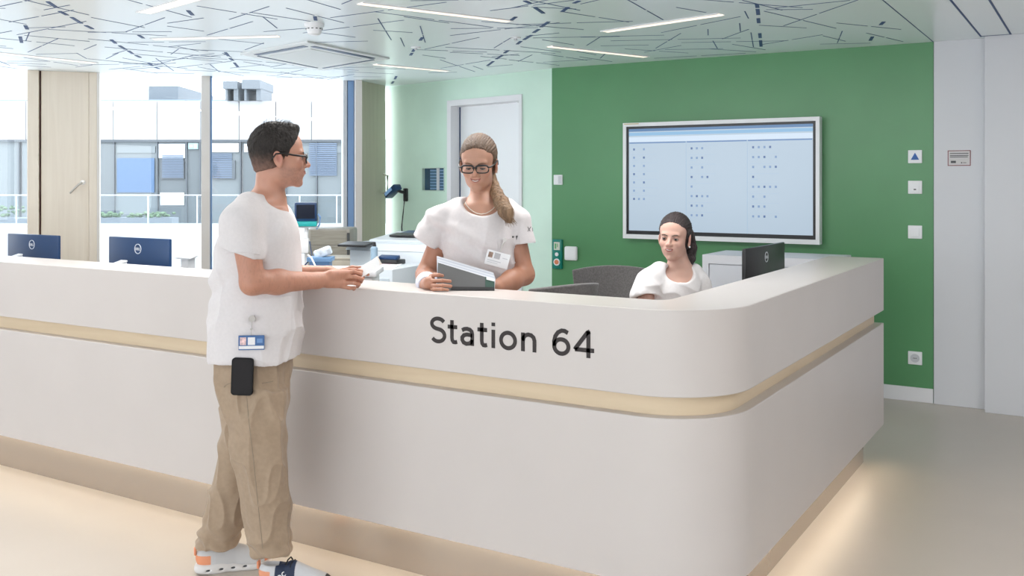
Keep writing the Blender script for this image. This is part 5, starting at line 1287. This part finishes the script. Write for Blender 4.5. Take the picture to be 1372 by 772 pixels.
# necklace lying on the skin
nkp = Surf(wom, bodyw).line([(622, 269), (625, 275), (629, 279.5), (634, 283.5), (639, 286), (645, 287), (651, 286), (656, 283.5), (661, 279.5), (665, 274)], 0, .001, 3)
MB().tube([tuple(q) for q in nkp], .0018, n=8).build('necklace', mat('pearl_string', (.75, .70, .62), .3), P.root, smooth=80)
MB().sph(hw_.p(-.078, .002, -.034), .004).build('earring', M_steel, P.root, smooth=80)
# white cuff on the wrist
ca = eR * .22 + wR * .78; cb_ = eR * -.02 + wR * 1.02
MB().tube([ca, ca * .5 + cb_ * .5, cb_], [.046, .042, .036], n=24).build('wrist_cuff', mat('pale_cuff', (.66, .68, .78), .8), P.root, smooth=60)
# trousers and shoes (behind the counter)
Tr = Field((-.22, -.18, .02), (.26, .22, 1.0), .006)
Tr.column([(.80, .01, .02, .165, .12), (.95, .01, .02, .15, .115)], .03)
for q in (-1, 1): Tr.column([(.06, .01 + q * .085, .02, .06, .07), (.45, .01 + q * .085, .02, .068, .075), (.86, .01 + q * .08, .02, .09, .11)], .02)
organic('trousers', Tr, mat('white_trouser_cotton', (.76, .74, .75), .85), P.root, it=2)
def plain_shoes(root, cx_, cy_, ang=0):
    for q in (-1, 1):
        m_ = Matrix.Translation((cx_, cy_, 0)) @ Matrix.Rotation(math.radians(ang), 4, 'Z') @ Matrix.Translation((q * .085, -.03, 0))
        Sx = Field((-.07, -.20, 0), (.07, .12, .13), .005); Sx.ell((0, .05, .05), (.04, .05, .05), .02); Sx.ell((0, -.07, .035), (.045, .10, .038), .03); Sx.plane((0, 0, .004), (0, 0, -1), .004)
        organic('shoe', Sx, mat('white_clog', (.70, .70, .70), .5), root, it=1).matrix_local = m_
plain_shoes(P.root, .01, .03)
# badge
def world_of(person, v): return Matrix.Translation(person.root.location) @ Matrix.Rotation(YAW, 4, 'Z') @ Vector(v)
bp = sw(664.5, 346, .022)[0]
b = empty('id_badge', world_of(wom, bp), YAW, 'white identity badge clipped at the chest pocket of the standing woman', 'badge')
RB = Matrix.Rotation(math.radians(15), 4, 'Y')
MB().box((0, 0, 0), (.098, .003, .062), bev=.002).build('card', M_wplast, b, M=RB)
MB().box((-.032, -.0022, .012), (.018, .0012, .022)).build('portrait', mat('badge_brown', (.30, .20, .15), .5, noise=(90, .4)), b, M=RB)
MB().box((-.004, -.0022, .013), (.024, .0012, .024)).build('print_field', mat('badge_field_grey', (.50, .50, .52), .5), b, M=RB)
MB().box((.030, -.0022, .010), (.022, .0012, .003)).box((-.012, -.0022, -.010), (.058, .0012, .003)).box((-.018, -.0022, -.018), (.045, .0012, .002)).build('print_lines', M_lgrey, b, M=RB)
MB().tube([(.012, 0, .030), (.020, -.002, .055), (.030, -.002, .078)], .0035).cyl((.030, -.006, .080), (.030, .004, .080), .008).build('clip', mat('clip_clear', (.62, .60, .58), .3), b, smooth=40)
# folder with loose sheets resting on the counter
fo_ = empty('document_folder', world_of(wom, P(623, 388, -.33)), YAW, 'dark grey document folder with papers, held on the counter by the standing woman', 'folder')
Mi = Matrix.Translation(-Vector(P(623, 388, -.33)))
def slab(c, off0, off1, name, m, par):
    n_ = (Vector(c[1]) - Vector(c[0])).cross(Vector(c[3]) - Vector(c[0])).normalized()
    if n_.y < 0: n_ = -n_
    MB().hexa([Vector(q) + n_ * off0 for q in c] + [Vector(q) + n_ * off1 for q in c]).build(name, m, par, M=Mi)
cf = [P(585, 389.0, -.335), P(662.5, 390.5, -.335), P(662.5, 375, -.255), P(587, 352, -.235)]
for q in cf[:2]: q[2] = 1.1215
_o = np.array([-wom.cx, -wom.d0, HC]); _n = np.cross(cf[1] - cf[0], cf[3] - cf[0]); _d = cf[2] - _o; cf[2] = _o + _d * (np.dot(cf[0] - _o, _n) / np.dot(_d, _n))
M_fold = mat('folder_grey', (.085, .087, .09), .4)
slab(cf, 0, .003, 'cover', M_fold, fo_)
def lerp(a, b, t): return np.array(a) * (1 - t) + np.array(b) * t
slab([lerp(cf[0], cf[1], .84), cf[1], cf[2], lerp(cf[3], cf[2], .84)], -.0015, 0, 'spine', mat('folder_green', (.015, .06, .045), .4), fo_)
slab([lerp(cf[0], cf[1], .25), cf[1], lerp(cf[1], cf[2], .26), lerp(lerp(cf[0], cf[3], .13), lerp(cf[1], cf[2], .20), .25)], -.003, -.0015, 'bottom_edge', M_black, fo_)
slab([lerp(lerp(cf[0], cf[3], .80), lerp(cf[1], cf[2], .80), .86), lerp(cf[1], cf[2], .80), cf[2], lerp(cf[3], cf[2], .86)], -.004, -.002, 'index_tab', M_wplast, fo_)
for k in range(5):
    u = (k + 1) * .0022; sh = np.array([-.002 * k, .004 * k, .0065 * k + .008])
    slab([cf[0] + [0, .004 * k + .002, .0], cf[1] + [0, .004 * k + .002, .0], cf[2] + sh + [.004, .004, 0], cf[3] + sh + [0, .004, 0]], .004 + u, .0052 + u, 'paper_sheet', mat('sheet_blue_white', (.50, .53, .60), .6) if k % 2 else mat('sheet_grey_white', (.64, .66, .70), .6), fo_)

# ---- the seated woman
sit = Person('person', 903, 4.6, 'seated woman with dark tied-back hair in a white tunic, in front of the wall screen')
P = sit
hs = Head(P(904, 320, .01), (-.42, -.90, .0), up=(.05, 0, 1), k=.93)
F = Field((-.30, -.42, .46), (.30, .26, 1.46), .0029)
hs.skull(F, fem=True, smile=.6, lids=.05, open_=.0045)
F.cap(hs.p(0, -.026, -.05), P(911, 362, .05), .046, .048, .025); F.cap(P(911, 362, .04), P(908, 384, .03), .050, .085, .04)
F.chain([P(886, 371, .01), P(911, 364, .04), P(928, 371, .06)], [.030, .048, .030], .03)
F.column([(.55, .0, .06, .15, .13), (.75, .01, .05, .13, .10), (.95, .01, .03, .145, .10), (1.06, .01, .035, .14, .085), (1.11, .01, .04, .11, .06)], .03, rz=12)
sR, eR, wR = P(871, 374, -.01), P(866, 428, -.06), P(862, 470, -.28); wR = np.array([-.13, -.30, .80]); eR = P(863, 411, -.07)
sL, eL = P(936, 374, .07), P(941, 428, .02); wL = np.array([.02, -.26, .80])
F.chain([sR, eR], [.036, .040], .02); F.chain([eR, eR * .5 + wR * .5, wR], [.040, .036, .026], .02)
F.chain([P(932, 380, .06), eL], [.034, .038], .02); F.chain([eL, eL * .5 + wL * .5, wL], [.038, .036, .026], .02)
for w_ in (wR, wL):
    F.cap(w_, w_ + np.array([0, -.06, -.01]), .025, .022, .01)
    for k in range(4): finger(F, [w_ + np.array([(k - 1.5) * .017, -.07, -.012]), w_ + np.array([(k - 1.5) * .019, -.115, -.015]), w_ + np.array([(k - 1.5) * .019, -.145, -.028])], .008, .007)
    finger(F, [w_ + np.array([.02, -.02, 0]), w_ + np.array([.045, -.05, -.01]), w_ + np.array([.05, -.08, -.015])], .009, .0075)
hcs = hs.color((.58, .36, .29), (.50, .17, .15), blush=.35)
bodys = organic('body', F, M_skin, P.root, color=hcs)
hs.face_parts(bodys, P.root, mat('black_brow', (.04, .025, .02), .8), (.50, .29, .225), (.42, .15, .13), (.08, .05, .03), gaze=(.10, .02), smile=.7, open_=.0022, mw=.0205, upper=17, lower=-22, lash=.0014, fem=True)
m2 = pulled_hair(hs, P.root, (.014, .010, .012), (.05, .035, .035), [P(918, 300, .09), P(923, 316, .10), P(926, 332, .075), P(925, 347, .045), P(923, 356, .03)], [.022, .026, .026, .022, .010], 33)
MB().sph(hs.p(-.080, .004, -.036), .0045).build('earring', M_wplast, P.root, smooth=80)
T = Field((-.30, -.24, .50), (.30, .30, 1.22), .0034)
def cks(py, xl, xr, half, dy=.035, d=4.6): return (HC - (py - HY) * d / FPX, ((xl + xr) / 2 - 903) * d / FPX, dy, (xr - xl) / 2 * d / FPX, half)
T.chain([P(884, 365, .0), P(871, 379, -.02), P(866, 397, -.05)], [.052, .062, .070], .03); T.chain([P(929, 366, .06), P(936, 382, .06), P(938, 404, .04)], [.048, .054, .060], .03)
T.plane(P(866, 399, -.05), (0, -.35, -1), .004, lo=P(800, 480, -.24), hi=P(885, 350, .12)); T.plane(P(938, 404, .03), (0, 0, -1), .004, lo=P(931, 480, -.2), hi=P(990, 350, .25))
T.cap(P(866, 400, -.06), P(865, 425, -.08), .048, .056, .003, sub=True)
T.column([(.52, .0, .06, .17, .15), (.62, .0, .06, .165, .145), (.80, .01, .05, .15, .125), (.92, .01, .04, .155, .125), cks(398, 867, 941, .12), cks(382, 869, 940, .118), cks(371, 874, 938, .105), cks(362, 884, 932, .08), cks(355, 894, 927, .055)], .02, rz=10, e=2.5, round_=.03)
T.cap(P(912, 392, .12), P(908, 320, -.0), .058, .066, .008, sub=True); T.ell(P(912, 364, -.04), (.070, .085, .052), .012, sub=True)
def tsd(P_, N): z = P_[:, 2]; return folds(.010, (6, 6, 2.5), 23.1)(P_) * sstep(1.12, 1.04, z) + folds(.005, (10, 10, 5), 12.2)(P_) * sstep(1.13, 1.06, z)
organic('tunic', T, mat('bright_scrub_cotton', (.72, .71, .72), .85, noise=(90, .02), bump=(700, .10)), P.root, disp=tsd, it=3)
Tr = Field((-.26, -.52, .02), (.26, .22, .70), .006)
Tr.ell((0, .04, .55), (.18, .16, .09), .03)
for q in (-1, 1): Tr.chain([(q * .09, .02, .54), (q * .10, -.36, .53)], [.085, .062], .03); Tr.chain([(q * .10, -.36, .53), (q * .10, -.38, .07)], [.06, .05], .02)
organic('trousers', Tr, MATS['white_trouser_cotton'], P.root, it=2); plain_shoes(P.root, 0, -.37)

# office chairs
def chair_at(px, d, rz, lb, **k): q = W((px - 686) / FPX * d, d); return chair((q.x, q.y), rz, lb, **k)
q = W(sit.cx, 4.66); chair((q.x, q.y), YAW, 'grey office chair the dark-haired woman is sitting on', wb=.42, zt=.90, zb=.58)
chair_at(825, 5.6, YAW - .05, 'grey office chair with tall square back left of the seated woman', wb=.50, zt=1.015, zb=.60)
q = W(.16, 5.1); chair((q.x, q.y), YAW + math.radians(217), 'lower grey office chair whose rounded back shows beside the standing woman', wb=.46, zt=1.01, zb=.60)
